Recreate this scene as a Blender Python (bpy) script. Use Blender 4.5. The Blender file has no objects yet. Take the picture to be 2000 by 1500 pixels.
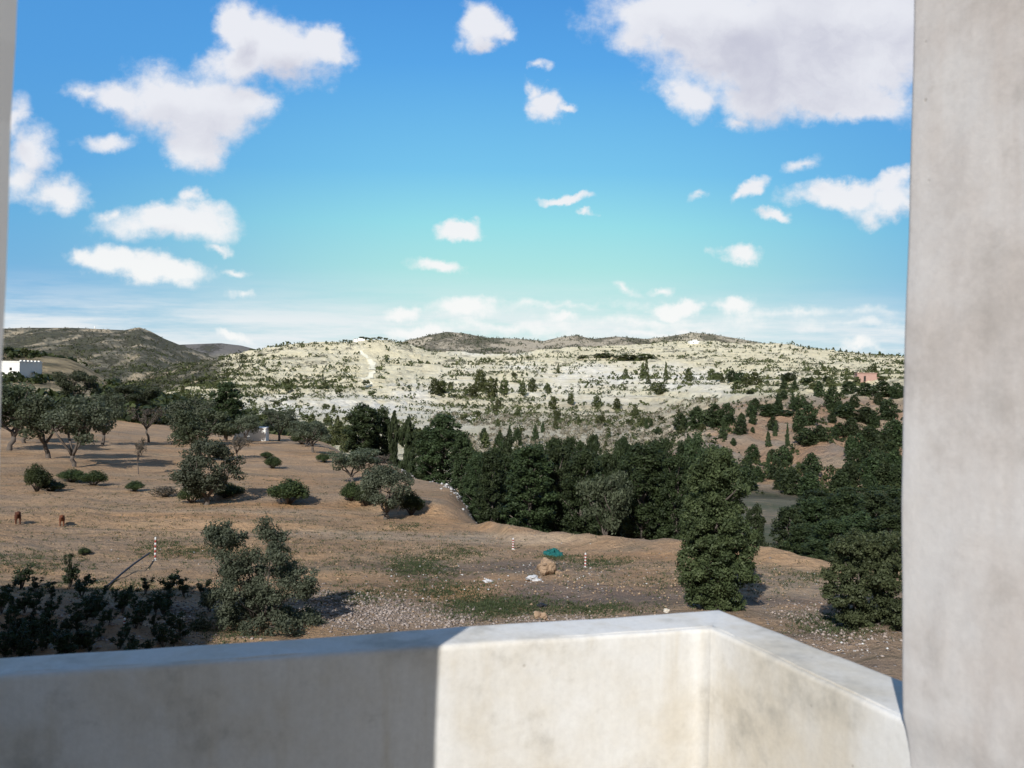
import bpy, bmesh, math, random
import numpy as np
from mathutils import Vector, Matrix

S = bpy.context.scene
C = S.collection
PI = math.pi
# ------------------------------------------------------------------ camera
CAMZ = 6.0
F = 1732.0
ROLL = 0.021
cam_d = bpy.data.cameras.new('camera'); cam = bpy.data.objects.new('camera', cam_d); C.objects.link(cam)
cam_d.sensor_width = 36.0; cam_d.lens = 36.0 * F / 2000.0
cam_d.clip_start = 0.02; cam_d.clip_end = 20000
cam.location = (0, 0, CAMZ)
cam.matrix_world = Matrix.Translation((0, 0, CAMZ)) @ Matrix.Rotation(PI/2, 4, 'X') @ Matrix.Rotation(ROLL, 4, 'Z')
cam_d.dof.use_dof = True; cam_d.dof.focus_distance = 60; cam_d.dof.aperture_fstop = 9.0   # the near plaster is slightly soft
S.camera = cam
# ------------------------------------------------------------------ sun and exposure
SUN_AZ = math.radians(20.0)      # the light travels this far to the right of straight ahead
SUN_EL = math.radians(33.0)
sd = bpy.data.lights.new('sun', 'SUN'); sun = bpy.data.objects.new('sun', sd); C.objects.link(sun)
sd.energy = 4.85; sd.angle = math.radians(0.5); sd.color = (1.0, 0.975, 0.93)
sundir = Vector((math.sin(SUN_AZ)*math.cos(SUN_EL), math.cos(SUN_AZ)*math.cos(SUN_EL), -math.sin(SUN_EL)))
sun.rotation_euler = sundir.to_track_quat('-Z', 'Y').to_euler()
sun.location = (-20, -60, 40)
S.view_settings.view_transform = 'Standard'; S.view_settings.look = 'None'
S.view_settings.exposure = 0.14; S.view_settings.gamma = 1.0; S.view_settings.use_curve_mapping = False
S.cycles.max_bounces = 6; S.cycles.diffuse_bounces = 3; S.cycles.transparent_max_bounces = 8

# ------------------------------------------------------------------ node helper
class NT:
    def __init__(self, nt): self.nt = nt; self.N = nt.nodes; self.L = nt.links
    def n(self, t, **kw):
        x = self.N.new(t)
        for k, v in kw.items(): setattr(x, k, v)
        return x
    def put(self, sock, v):
        if v is None: return
        if isinstance(v, bpy.types.NodeSocket): self.L.new(v, sock)
        else:
            try: sock.default_value = v
            except Exception:
                if hasattr(v, '__len__') and len(v) == 3: sock.default_value = (v[0], v[1], v[2], 1)
                else: raise
    def m(self, op, a, b=None, c=None, clamp=False):
        x = self.n('ShaderNodeMath', operation=op, use_clamp=clamp)
        self.put(x.inputs[0], a); self.put(x.inputs[1], b); self.put(x.inputs[2], c)
        return x.outputs[0]
    def v(self, op, a, b=None, c=None, out=0):
        x = self.n('ShaderNodeVectorMath', operation=op)
        self.put(x.inputs[0], a); self.put(x.inputs[1], b); self.put(x.inputs[2], c)
        return x.outputs['Value'] if op in ('LENGTH', 'DOT_PRODUCT', 'DISTANCE') else x.outputs[0]
    def mix(self, f, a, b, mode='MIX'):
        x = self.n('ShaderNodeMix', data_type='RGBA', blend_type=mode, clamp_factor=True)
        self.put(x.inputs[0], f); self.put(x.inputs[6], a); self.put(x.inputs[7], b)
        return x.outputs[2]
    def noise(self, vec, scale, detail=4, rough=0.55, out=0, dist=0.0):
        x = self.n('ShaderNodeTexNoise'); self.put(x.inputs['Vector'], vec)
        x.inputs['Scale'].default_value = scale; x.inputs['Detail'].default_value = detail
        x.inputs['Roughness'].default_value = rough; x.inputs['Distortion'].default_value = dist
        return x.outputs[out]
    def ramp(self, f, lo, hi, a=0.0, b=1.0, smooth=True):
        x = self.n('ShaderNodeMapRange', interpolation_type='SMOOTHSTEP' if smooth else 'LINEAR')
        self.put(x.inputs[0], f); self.put(x.inputs[1], lo); self.put(x.inputs[2], hi); self.put(x.inputs[3], a); self.put(x.inputs[4], b)
        return x.outputs[0]
    def mapping(self, vec, scale=(1, 1, 1), loc=(0, 0, 0), rot=(0, 0, 0)):
        x = self.n('ShaderNodeMapping'); self.put(x.inputs[0], vec)
        x.inputs['Scale'].default_value = scale; x.inputs['Location'].default_value = loc; x.inputs['Rotation'].default_value = rot
        return x.outputs[0]

# ------------------------------------------------------------------ world
def build_world():
    w = bpy.data.worlds.new('World'); S.world = w; w.use_nodes = True
    t = NT(w.node_tree); t.N.clear()
    sky = t.n('ShaderNodeTexSky', sky_type='NISHITA'); sky.sun_disc = False
    sky.sun_elevation = SUN_EL; sky.sun_rotation = PI + SUN_AZ
    sky.altitude = 200; sky.air_density = 1.0; sky.dust_density = 0.2; sky.ozone_density = 1.5
    tc = t.n('ShaderNodeTexCoord').outputs['Generated']
    sep = t.n('ShaderNodeSeparateXYZ'); t.put(sep.inputs[0], tc)
    X, Y, Z = sep.outputs
    Ym = t.m('MAXIMUM', Y, 0.08)
    u = t.m('DIVIDE', X, Ym); v = t.m('DIVIDE', Z, Ym)
    cmb = t.n('ShaderNodeCombineXYZ'); t.put(cmb.inputs[0], u); t.put(cmb.inputs[1], v)
    P0 = cmb.outputs[0]
    # fractal warp of the directions
    n1 = t.noise(P0, 11.0, 7, 0.60, out=1); w1 = t.v('MULTIPLY', t.v('SUBTRACT', n1, (0.5, 0.5, 0.5)), (0.085, 0.065, 0.0))
    P = t.v('ADD', P0, w1)
    # cloud list: photo pixel centre, half sizes, tilt in degrees, strength
    CL = [(455,55,45,45,0,1),(540,95,120,62,10,1.0),(620,88,70,34,15,1),(470,115,80,50,-20,1),(655,110,34,17,20,.75),
          (340,190,120,62,8,1),(230,180,90,30,8,.9),(410,215,105,70,0,1),(385,280,58,48,0,1),(480,205,50,42,25,.9),(165,175,40,15,10,.6),
          (215,272,50,16,0,.55),(55,295,46,52,0,.75),(25,235,30,50,0,.6),(115,382,55,36,0,.8),(40,350,50,40,0,.7),
          (335,432,125,38,2,1),(310,412,60,26,0,1),(225,405,22,18,0,.55),(385,385,18,14,0,.5),
          (230,505,100,30,8,1),(300,523,100,24,6,1),(165,490,35,24,0,.7),(420,482,28,9,0,.45),(468,522,34,9,-5,.5),(475,567,32,11,0,.5),
          (935,55,48,42,0,1),(940,90,26,22,0,.8),(975,78,25,12,0,.6),(1062,215,34,26,0,.9),(1045,190,18,24,-20,.6),(1100,218,24,10,0,.6),(1052,140,16,10,0,.45),
          (1102,383,55,10,-6,.9),(1142,411,18,6,0,.55),(892,449,42,18,0,1),(845,526,58,14,0,.75),
          (900,606,62,20,0,1.0),(800,612,40,13,0,.8),(830,646,75,13,0,.85),(1105,622,36,11,0,.7),(1340,600,42,17,0,.95),(1305,612,34,17,0,.9),(1435,603,40,16,0,.9),(980,640,260,12,0,.42),(1250,632,200,13,0,.42),(1560,618,180,12,-2,.38),(1100,602,160,8,0,.34),(1250,656,120,9,0,.4),(1650,640,140,9,0,.34),(1350,651,45,8,0,.7),
          (1465,380,40,17,-35,.85),(1440,398,20,10,0,.6),(1347,383,24,9,-8,.5),(1516,430,30,10,0,.7),(1443,497,42,17,0,.8),(1565,322,36,14,-20,.5),
          (1650,375,110,26,-8,1),(1730,385,80,34,-10,1),(1590,380,50,20,-20,.8),(1740,360,70,20,-10,1),
          (1400,45,230,75,3,1.15),(1300,30,130,62,0,1),(1530,120,230,95,3,1.15),(1640,60,260,130,0,1.2),(1480,180,130,50,5,1.0),(1345,180,42,40,0,.8),(1650,205,130,34,-6,1),
          (1600,215,60,22,0,.9),(1430,232,35,12,0,.45),(1240,70,60,30,0,.7),(455,660,30,8,0,.6),(1680,681,36,9,0,.55),
          (1290,565,22,7,-20,.4),(1205,570,34,9,10,.4),(2050,120,260,160,0,1.1),(2250,420,160,50,0,1),(-180,300,130,70,0,1),(-220,520,150,40,0,1),(700,-160,170,50,0,1),(1650,-120,330,110,0,1.1)]
    def field(Pv):
        acc = None
        for (px, py, rx, ry, tilt, s) in CL:
            dx, dy = px-1000, 750-py
            cu = (dx - ROLL*dy)/F; cv = (dy + ROLL*dx)/F
            rx_, ry_ = rx*1.25/F, ry*1.3/F
            Pc = Pv if acc is None else t.v('MULTIPLY_ADD', acc, (1e-7, 1e-7, 0), Pv)   # keeps the evaluation in sequence
            x = t.n('ShaderNodeMapping', vector_type='TEXTURE'); t.put(x.inputs[0], Pc)
            x.inputs['Location'].default_value = (cu, cv, 0); x.inputs['Scale'].default_value = (rx_, ry_, 1)
            x.inputs['Rotation'].default_value = (0, 0, math.radians(-tilt))
            l = t.v('LENGTH', x.outputs[0])
            h = t.m('MULTIPLY_ADD', l, -s, s)
            if acc is None: acc = h
            else:
                sm = t.m('SMOOTH_MAX', acc, h, 0.16); acc = sm
        return acc
    fa = field(P)
    fb = field(t.v('ADD', P, (-0.012, 0.030, 0)))
    det = t.noise(t.v('MULTIPLY', P0, (1, 1.25, 1)), 13.0, 8, 0.60)
    det2 = t.noise(P0, 60.0, 6, 0.6)
    wob = t.m('ADD', t.m('MULTIPLY', t.m('SUBTRACT', det, 0.5), 1.15), t.m('MULTIPLY', t.m('SUBTRACT', det2, 0.5), 0.42))
    dens = t.m('ADD', fa, wob)
    mask = t.ramp(dens, -0.05, 0.55)
    mask = t.m('MULTIPLY', mask, t.ramp(fa, -0.45, 0.0))
    # a veil of thin high cloud low over the hills
    vs = t.mapping(P0, (1.6, 15, 1), (3.1, 0, 0), (0, 0, 0.05))
    veil = t.ramp(t.noise(vs, 3.2, 7, 0.65), 0.28, 0.66)
    vh = t.m('ADD', t.m('MULTIPLY', t.ramp(v, 0.055, 0.135, 1, 0), .55), t.ramp(v, 0.06, 0.095, .45, 0))
    veil = t.m('MULTIPLY', t.m('MULTIPLY', veil, vh), 0.9)
    # shading of clouds: thick and facing away from the sun turns lavender grey
    thick = t.ramp(fb, 0.20, 0.85)
    lump = t.noise(P, 9.0, 7, 0.62)
    gre = t.m('MULTIPLY', thick, t.ramp(lump, 0.30, 0.70, 1.0, 0.15))
    low = t.ramp(v, 0.08, 0.40, 0.15, 1.0)
    gre = t.m('MULTIPLY', gre, low)
    ccol = t.mix(gre, t.mix(t.ramp(v, .07, .3), (.93, .94, .93, 1), (.83, .84, .89, 1)), (0.58, 0.585, 0.68, 1))
    # blue sky colour: Nishita tinted by height
    base = sky.outputs[0]
    base = t.v('MULTIPLY', base, (0.060, 0.054, 0.048))
    # clear air colour towards the anti-solar side, measured by height
    hcol = t.n('ShaderNodeValToRGB'); t.put(hcol.inputs[0], t.ramp(v, 0.0, 0.5, smooth=False))
    e = hcol.color_ramp.elements
    e[0].position = 0.0; e[0].color = (0.68, 0.80, 0.82, 1)
    e[1].position = 1.0; e[1].color = (0.055, 0.26, 0.70, 1)
    for p_, c_ in ((0.11, (0.62, 0.82, 0.82, 1)), (0.26, (0.42, 0.79, 0.78, 1)), (0.36, (0.31, 0.74, 0.82, 1)), (0.48, (0.19, 0.57, 0.86, 1)), (0.72, (0.10, 0.39, 0.82, 1))):
        q = e.new(p_); q.color = c_
    side = t.m('MULTIPLY', t.ramp(t.m('ABSOLUTE', t.m('SUBTRACT', u, .02)), 0.06, 0.62), t.ramp(v, 0.0, 0.12, .25, .72))
    hc = t.mix(side, hcol.outputs[0], (0.085, 0.33, 0.73, 1))
    up = t.ramp(Y, -0.1, 0.35)
    nish = base
    base = t.mix(t.m('MULTIPLY', up, 0.95), base, hc)
    # generic clouds outside the photographed sector
    Zm = t.m('MAXIMUM', Z, 0.06)
    c2 = t.n('ShaderNodeCombineXYZ'); t.put(c2.inputs[0], t.m('DIVIDE', X, Zm)); t.put(c2.inputs[1], t.m('DIVIDE', Y, Zm))
    gen = t.ramp(t.noise(c2.outputs[0], 0.9, 8, 0.6), 0.52, 0.64)
    outside = t.m('MAXIMUM', t.ramp(t.m('ABSOLUTE', u), 0.72, 0.95), t.ramp(v, 0.56, 0.75))
    outside = t.m('MAXIMUM', outside, t.ramp(Y, 0.30, 0.10))
    gen = t.m('MULTIPLY', t.m('MULTIPLY', gen, outside), t.ramp(Z, 0.06, 0.2))
    insec = t.m('MULTIPLY', t.m('MULTIPLY', t.m('GREATER_THAN', Y, 0.3), t.m('LESS_THAN', t.m('ABSOLUTE', u), 0.95)), t.m('MULTIPLY', t.m('GREATER_THAN', Z, -0.02), t.m('LESS_THAN', v, 0.62)))
    fade = t.m('MULTIPLY', t.ramp(t.m('ABSOLUTE', u), 0.72, 0.94), 1.0)
    fade = t.m('SUBTRACT', 1.0, t.m('MAXIMUM', fade, t.ramp(v, 0.50, 0.61)))
    # two backgrounds: the one with the mapped clouds is only evaluated where it is needed
    colA = t.mix(t.m('MULTIPLY', gen, 0.96), base, (0.68, 0.67, 0.69, 1))
    colB = t.mix(veil, base, (0.84, 0.87, 0.89, 1))
    colB = t.mix(t.m('MULTIPLY', t.m('MAXIMUM', t.m('MULTIPLY', mask, fade), gen), 0.97), colB, ccol)
    bga = t.n('ShaderNodeBackground'); t.put(bga.inputs[0], colA); bga.inputs[1].default_value = .92
    bgb = t.n('ShaderNodeBackground'); t.put(bgb.inputs[0], colB); bgb.inputs[1].default_value = .92
    mxs = t.n('ShaderNodeMixShader'); t.put(mxs.inputs[0], insec); t.L.new(bga.outputs[0], mxs.inputs[1]); t.L.new(bgb.outputs[0], mxs.inputs[2])
    out = t.n('ShaderNodeOutputWorld'); t.L.new(mxs.outputs[0], out.inputs[0])
    w.cycles.sampling_method = 'MANUAL'; w.cycles.sample_map_resolution = 512
build_world()

# ------------------------------------------------------------------ pixel helpers
def uv_of(px, py):
    dx, dy = px-1000.0, 750.0-py
    return (dx - ROLL*dy)/F, (dy + ROLL*dx)/F
def at_depth(px, py, D):
    u, v = uv_of(px, py); return Vector((u*D, D, CAMZ + v*D))
def at_height(px, py, z):
    u, v = uv_of(px, py); D = (z-CAMZ)/v; return Vector((u*D, D, z))
def pix_of(x, y, z):      # arrays
    u = x/y; v = (z-CAMZ)/y
    return 1000 + F*(u + ROLL*v), 750 - F*(v - ROLL*u)

# ------------------------------------------------------------------ numpy noise
_r = np.random.RandomState(7); _perm = _r.permutation(512); _val = _r.rand(512)
def vnoise(x, y):
    xi = np.floor(x).astype(np.int64); yi = np.floor(y).astype(np.int64); xf = x-xi; yf = y-yi
    xf = xf*xf*(3-2*xf); yf = yf*yf*(3-2*yf)
    h = lambda a, b: _val[_perm[(_perm[a & 511] + b) & 511]]
    return (h(xi, yi)*(1-xf)+h(xi+1, yi)*xf)*(1-yf) + (h(xi, yi+1)*(1-xf)+h(xi+1, yi+1)*xf)*yf
def fbm(x, y, o=5, g=0.5):
    s = 0; a = 1; tot = 0
    for k in range(o):
        s = s + a*(vnoise(x*2**k + 17.3*k, y*2**k + 9.1*k)-0.5); tot += a; a *= g
    return s/tot*2
def sstep(x, a, b):
    t = np.clip((x-a)/(b-a), 0, 1); return t*t*(3-2*t)
def pchip(xs, ys, xq):
    xs = np.asarray(xs, float); ys = np.asarray(ys, float)
    h = np.diff(xs); sh = (-1,)+(1,)*(ys.ndim-1); H = h.reshape(sh)
    dl = np.diff(ys, axis=0)/H
    m = np.zeros_like(ys)
    w1 = (2*h[1:]+h[:-1]).reshape(sh); w2 = (h[1:]+2*h[:-1]).reshape(sh)
    ok = dl[:-1]*dl[1:] > 0
    with np.errstate(divide='ignore', invalid='ignore'):
        mm = (w1+w2)/(w1/dl[:-1]+w2/dl[1:])
    m[1:-1] = np.where(ok, mm, 0)
    m[0] = dl[0]; m[-1] = dl[-1]
    xq = np.clip(xq, xs[0], xs[-1]); i = np.clip(np.searchsorted(xs, xq, 'right')-1, 0, len(xs)-2)
    t = (xq-xs[i])/h[i]; T = t.reshape(sh); Hi = h[i].reshape(sh)
    return (2*T**3-3*T**2+1)*ys[i] + (T**3-2*T**2+T)*Hi*m[i] + (-2*T**3+3*T**2)*ys[i+1] + (T**3-T**2)*Hi*m[i+1]

# ------------------------------------------------------------------ terrain
def zz(z): return ('z', z)
# per photo column: (depth, image row) or (depth, ('z', height))
COLS = {
 -400: [(40,zz(.3)),(70,zz(1.3)),(110,zz(3.5)),(185,zz(8)),(260,zz(16)),(330,zz(10)),(600,zz(-5)),(1200,zz(0)),(3000,zz(5))],
   0: [(35,1025),(50,946),(70,884),(100,832),(135,790),(185,737),(250,690),(290,zz(9)),(600,zz(-10)),(1200,zz(0)),(3000,zz(5))],
 125: [(36,1022),(50,944),(70,886),(100,838),(135,800),(185,752),(250,705),(300,zz(6)),(600,zz(-10)),(1200,zz(0)),(3000,zz(5))],
 250: [(30,1080),(40,1000),(50,950),(70,892),(100,850),(135,815),(170,790),(230,765),(300,zz(-4)),(600,zz(-10)),(1200,zz(0)),(3000,zz(5))],
 375: [(30,1080),(40,1000),(50,955),(70,897),(100,858),(125,838),(160,820),(230,795),(330,786),(450,780),(700,757),(1000,720),(1300,710),(1700,zz(10)),(3000,zz(5))],
 500: [(30,1085),(40,1000),(50,952),(70,897),(100,862),(125,846),(140,845),(175,866),(260,845),(380,815),(520,780),(620,762),(750,730),(900,700),(1020,684),(1200,zz(20)),(3000,zz(5))],
 625: [(30,1088),(40,1003),(50,960),(70,900),(95,872),(115,862),(125,862),(165,892),(260,860),(380,822),(520,785),(600,768),(720,740),(880,705),(1040,668),(1200,zz(25)),(3000,zz(5))],
 750: [(30,1091),(42,995),(52,950),(62,917),(68,906),(74,918),(120,zz(-8)),(170,912),(260,868),(360,835),(480,800),(590,770),(720,740),(880,708),(1050,668),(1250,zz(30)),(3000,zz(8))],
 875: [(30,1093),(40,1012),(48,972),(54,952),(60,960),(90,zz(-9)),(130,zz(-13)),(200,905),(280,870),(380,835),(500,800),(620,770),(760,742),(920,715),(1200,690),(1500,zz(30)),(3000,zz(8))],
 1000: [(28,1112),(36,1044),(41,zz(-1.2)),(60,zz(-7)),(95,zz(-13)),(140,zz(-15)),(200,915),(280,872),(380,838),(500,805),(620,775),(760,745),(920,718),(1300,692),(1600,zz(30)),(3000,zz(8))],
 1125: [(28,1113),(34.5,1061),(39,zz(-1.2)),(60,zz(-8)),(95,zz(-13)),(130,zz(-15)),(180,925),(260,875),(360,840),(480,805),(620,772),(760,742),(920,715),(1400,682),(1700,zz(40)),(3000,zz(10))],
 1250: [(27,1126),(33.3,1070),(38,zz(-1.2)),(60,zz(-8)),(95,zz(-13)),(125,zz(-14)),(165,915),(230,868),(330,840),(450,805),(600,768),(760,738),(960,710),(1500,678),(1800,zz(50)),(3000,zz(10))],
 1375: [(27,1128),(32.6,1075),(37,zz(-1.3)),(60,zz(-8)),(90,zz(-12)),(125,zz(-13)),(150,900),(185,850),(240,825),(330,800),(450,775),(600,755),(760,732),(960,706),(1500,672),(1800,zz(60)),(3000,zz(10))],
 1500: [(25,1155),(31,1093),(36,zz(-1.5)),(60,zz(-8)),(90,zz(-12)),(125,zz(-12.3)),(140,972),(165,900),(200,838),(260,800),(330,775),(420,762),(600,742),(800,722),(1000,703),(1500,675),(1800,zz(60)),(3000,zz(10))],
 1625: [(24,1175),(29.5,1115),(35,zz(-1.6)),(60,zz(-8)),(90,zz(-11.5)),(120,zz(-11.5)),(150,930),(185,860),(230,815),(300,778),(400,755),(600,735),(800,722),(1000,708),(1400,688),(1700,zz(50)),(3000,zz(10))],
 1750: [(22,1200),(28,1135),(34,zz(-1.6)),(60,zz(-7)),(90,zz(-10)),(115,zz(-10)),(150,930),(190,850),(240,808),(300,775),(390,745),(600,729),(800,718),(1000,708),(1300,698),(1700,zz(40)),(3000,zz(10))],
 2300: [(22,zz(-.1)),(30,zz(-.4)),(40,zz(-2)),(60,zz(-6)),(90,zz(-8)),(115,zz(-7)),(150,zz(0)),(240,zz(8)),(400,zz(14)),(800,zz(30)),(1300,zz(40)),(1700,zz(30)),(3000,zz(10))],
}
rows = np.concatenate([[0.02], np.geomspace(1.5, 18, 24)[:-1], np.geomspace(18, 40, 110)[:-1], np.geomspace(40, 135, 80)[:-1],
                       np.geomspace(135, 1500, 270)[:-1], np.geomspace(1500, 3200, 70)[:-1], np.geomspace(3200, 9000, 6)])
TH = math.radians(33); T5 = math.radians(50)
thc = np.concatenate([np.linspace(-PI, -T5, 40)[:-1], np.linspace(-T5, -TH, 26)[:-1], np.arctan(np.linspace(math.tan(-TH), math.tan(TH), 660)),
                      np.linspace(TH, T5, 26)[1:], np.linspace(T5, PI, 40)[1:]])
def gfun(th): return 1/np.cos(np.clip(np.abs(th), 0, T5))
def build_Z():
    cp = sorted(COLS); ths = [math.atan((p-1000)/F) for p in cp]
    tab = []
    lr = np.log(rows)
    for p in cp:
        ds, zs = [0.01, 12], [0, 0.0]
        for d, y in COLS[p]:
            z = y[1] if isinstance(y, tuple) else CAMZ + uv_of(p, y)[1]*d
            ds.append(d); zs.append(z)
        ds.append(9500); zs.append(-20)
        tab.append(pchip(np.log(ds), zs, lr))
    Z = pchip(ths, np.array(tab), thc)             # columns x rows
    T, D = np.meshgrid(thc, rows, indexing='ij')
    R = D*gfun(T); X = R*np.sin(T); Y = R*np.cos(T)
    PX = 1000 + F*np.tan(np.clip(T, -T5, T5))
    # ---- relief noise on the base
    n_mid = fbm(X/38, Y/38, 6, .55); n_big = fbm(X/160+5, Y/160, 5, .5)
    amp = sstep(D, 110, 260)
    Z = Z + amp*(n_mid*4.4 + n_big*3.0)*np.clip(D/600, .35, 1.2)
    ero = np.abs(fbm(X/26+3, Y/30+9, 5, .55))      # gullies of the near right slope
    Z = Z - sstep(D, 118, 150)*sstep(D, 420, 250)*sstep(PX, 1100, 1300)*ero*9.0
    # terraces on the sunlit hill
    tt = Z + n_mid*1.5
    st = 4.2
    fr = tt/st - np.floor(tt/st)
    ter = (sstep(fr, .38, .62) - fr)*st
    Z = Z + ter*sstep(D, 230, 400)*0.6
    # ---- ridges standing behind
    def ridge(Z, Dk, W, pts, foot, back=900, namp=7, end=0):
        px_, y_ = zip(*pts)
        cy = np.interp(PX, px_, y_)
        crest = CAMZ + ((750-cy) + ROLL*(PX-1000))/F*Dk
        t = (Dk-D)/W
        f = np.where(t >= 0, np.clip(t, 0, 1), np.clip(-t*W/back, 0, 1))
        sh = 1 - f**0.85*(1.0)
        nn = fbm(X/180+2, Y/180+8, 6, .55)*namp*np.clip(f*5, 0.12, 1)*1.6 - np.abs(fbm(X/110+4, Y/260, 4))*namp*2.0*np.clip(f*4, 0, 1)
        return np.maximum(Z, foot + (crest-foot)*sh + nn*sstep(1-f, 0, .25))
    Z = ridge(Z, 1900, 1150, [(-900,665),(-400,652),(0,640),(60,638),(130,638),(200,641),(240,643),(270,637),(292,645),(320,660),(350,672),(400,690),(450,712),(520,742),(650,760),(900,780),(3000,780)], -25, 500, 9)
    Z = ridge(Z, 2800, 900, [(-900,720),(200,690),(330,672),(380,670),(430,668),(470,673),(510,684),(560,700),(700,730),(3000,760)], -25, 500, 5)
    Z = ridge(Z, 2300, 1000, [(-900,760),(600,745),(700,690),(780,668),(830,655),(870,647),(905,650),(950,659),(1010,661),(1060,665),(1095,657),(1125,654),(1155,661),(1200,656),(1260,661),(1310,655),(1350,648),(1390,652),(1440,660),(1480,668),(1540,684),(1650,702),(1800,720),(3000,740)], -10, 700, 5)
    # ---- near relief: lumps, furrows, the berm of pushed-up earth
    near = sstep(D, 60, 20)*0.0 + 1
    Z = Z + sstep(D, 14, 22)*(1-sstep(D, 110, 160))*(fbm(X/6, Y/5, 5)*0.28 + fbm(X/1.3, Y/.9, 4)*0.085)
    left = sstep(D, 14, 24)*(1-sstep(D, 45, 70))*sstep(PX, 900, 500)
    Z = Z + left*0.035*np.sin(Y*4.2 + 2*fbm(X/8, Y/8, 3))
    b2 = np.interp(PX, [300, 430, 600, 700, 850, 900], [46.5, 45.2, 44.2, 43.4, 41.2, 40.5]) + fbm(X/4, Y/50, 3)*1.2
    Z = Z + .42*(sstep(D, b2-.5, b2+.5)*(1-sstep(D, b2+.5, b2+11)))*sstep(PX, 330, 450)*(1-sstep(PX, 850, 930))
    b3 = np.interp(PX, [-200, 500, 700], [37.5, 36.5, 36]) + fbm(X/5+9, Y/50, 3)*1.5
    Z = Z + .16*(sstep(D, b3-.4, b3+.4)*(1-sstep(D, b3+.4, b3+5)))*(1-sstep(PX, 600, 800))
    bl = [(925,1020),(960,1025),(1000,1044),(1100,1060),(1200,1069),(1340,1076),(1500,1095),(1610,1116),(1750,1138)]
    bt = np.array([math.atan((p-1000)/F) for p, _ in bl]); bd = []
    bd = np.array([39.5, 38.2, 36, 34.8, 33.8, 32.8, 31, 29.8, 28.2])
    bc = np.interp(T, bt, bd)
    Z = Z + 0.42*np.exp(-((D-bc+0.5)/0.9)**2)*sstep(PX, 905, 960)*(1+0.45*fbm(X/1.6, Y/1.6, 4))*(1-sstep(PX, 1900, 2100))
    # rubble bank at the lower left and lower right
    Z = Z + 0.5*np.exp(-((D-20)/3.5)**2)*sstep(PX, 420, 150)*(1+fbm(X/1.5, Y/1.5, 4))
    return X, Y, Z, D, T, PX
GX, GY, GZ, GD, GT, GPX = build_Z()
LROWS = np.log(rows)
def ground_z(x, y):
    x = np.asarray(x, float); y = np.asarray(y, float)
    th = np.arctan2(x, y); D = np.hypot(x, y)/gfun(th)
    fi = np.interp(th, thc, np.arange(len(thc))); fj = np.interp(D, rows, np.arange(len(rows)))
    i = np.clip(fi.astype(int), 0, len(thc)-2); j = np.clip(fj.astype(int), 0, len(rows)-2)
    a = fi-i; b = fj-j
    return (GZ[i, j]*(1-a)+GZ[i+1, j]*a)*(1-b) + (GZ[i, j+1]*(1-a)+GZ[i+1, j+1]*a)*b
_DS = np.geomspace(16, 3000, 6000)
def hit(px, py, dmin=16):
    u, v = uv_of(px, py)
    d = _DS[_DS >= dmin]
    z = CAMZ + v*d; g = ground_z(u*d, d)
    k = np.argmax(g >= z)
    if g[k] < z[k]: k = int(np.argmin(z-g))
    return Vector((u*d[k], d[k], float(g[k])))
def on_ground(px, D):
    u = (px-1000)/F
    return Vector((u*D, D, float(ground_z(u*D, D))))

def blob(PXp, PYp, cx, cy, rx, ry):
    return np.clip(1.3 - ((PXp-cx)/rx)**2 - ((PYp-cy)/ry)**2, 0, 1)

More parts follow.
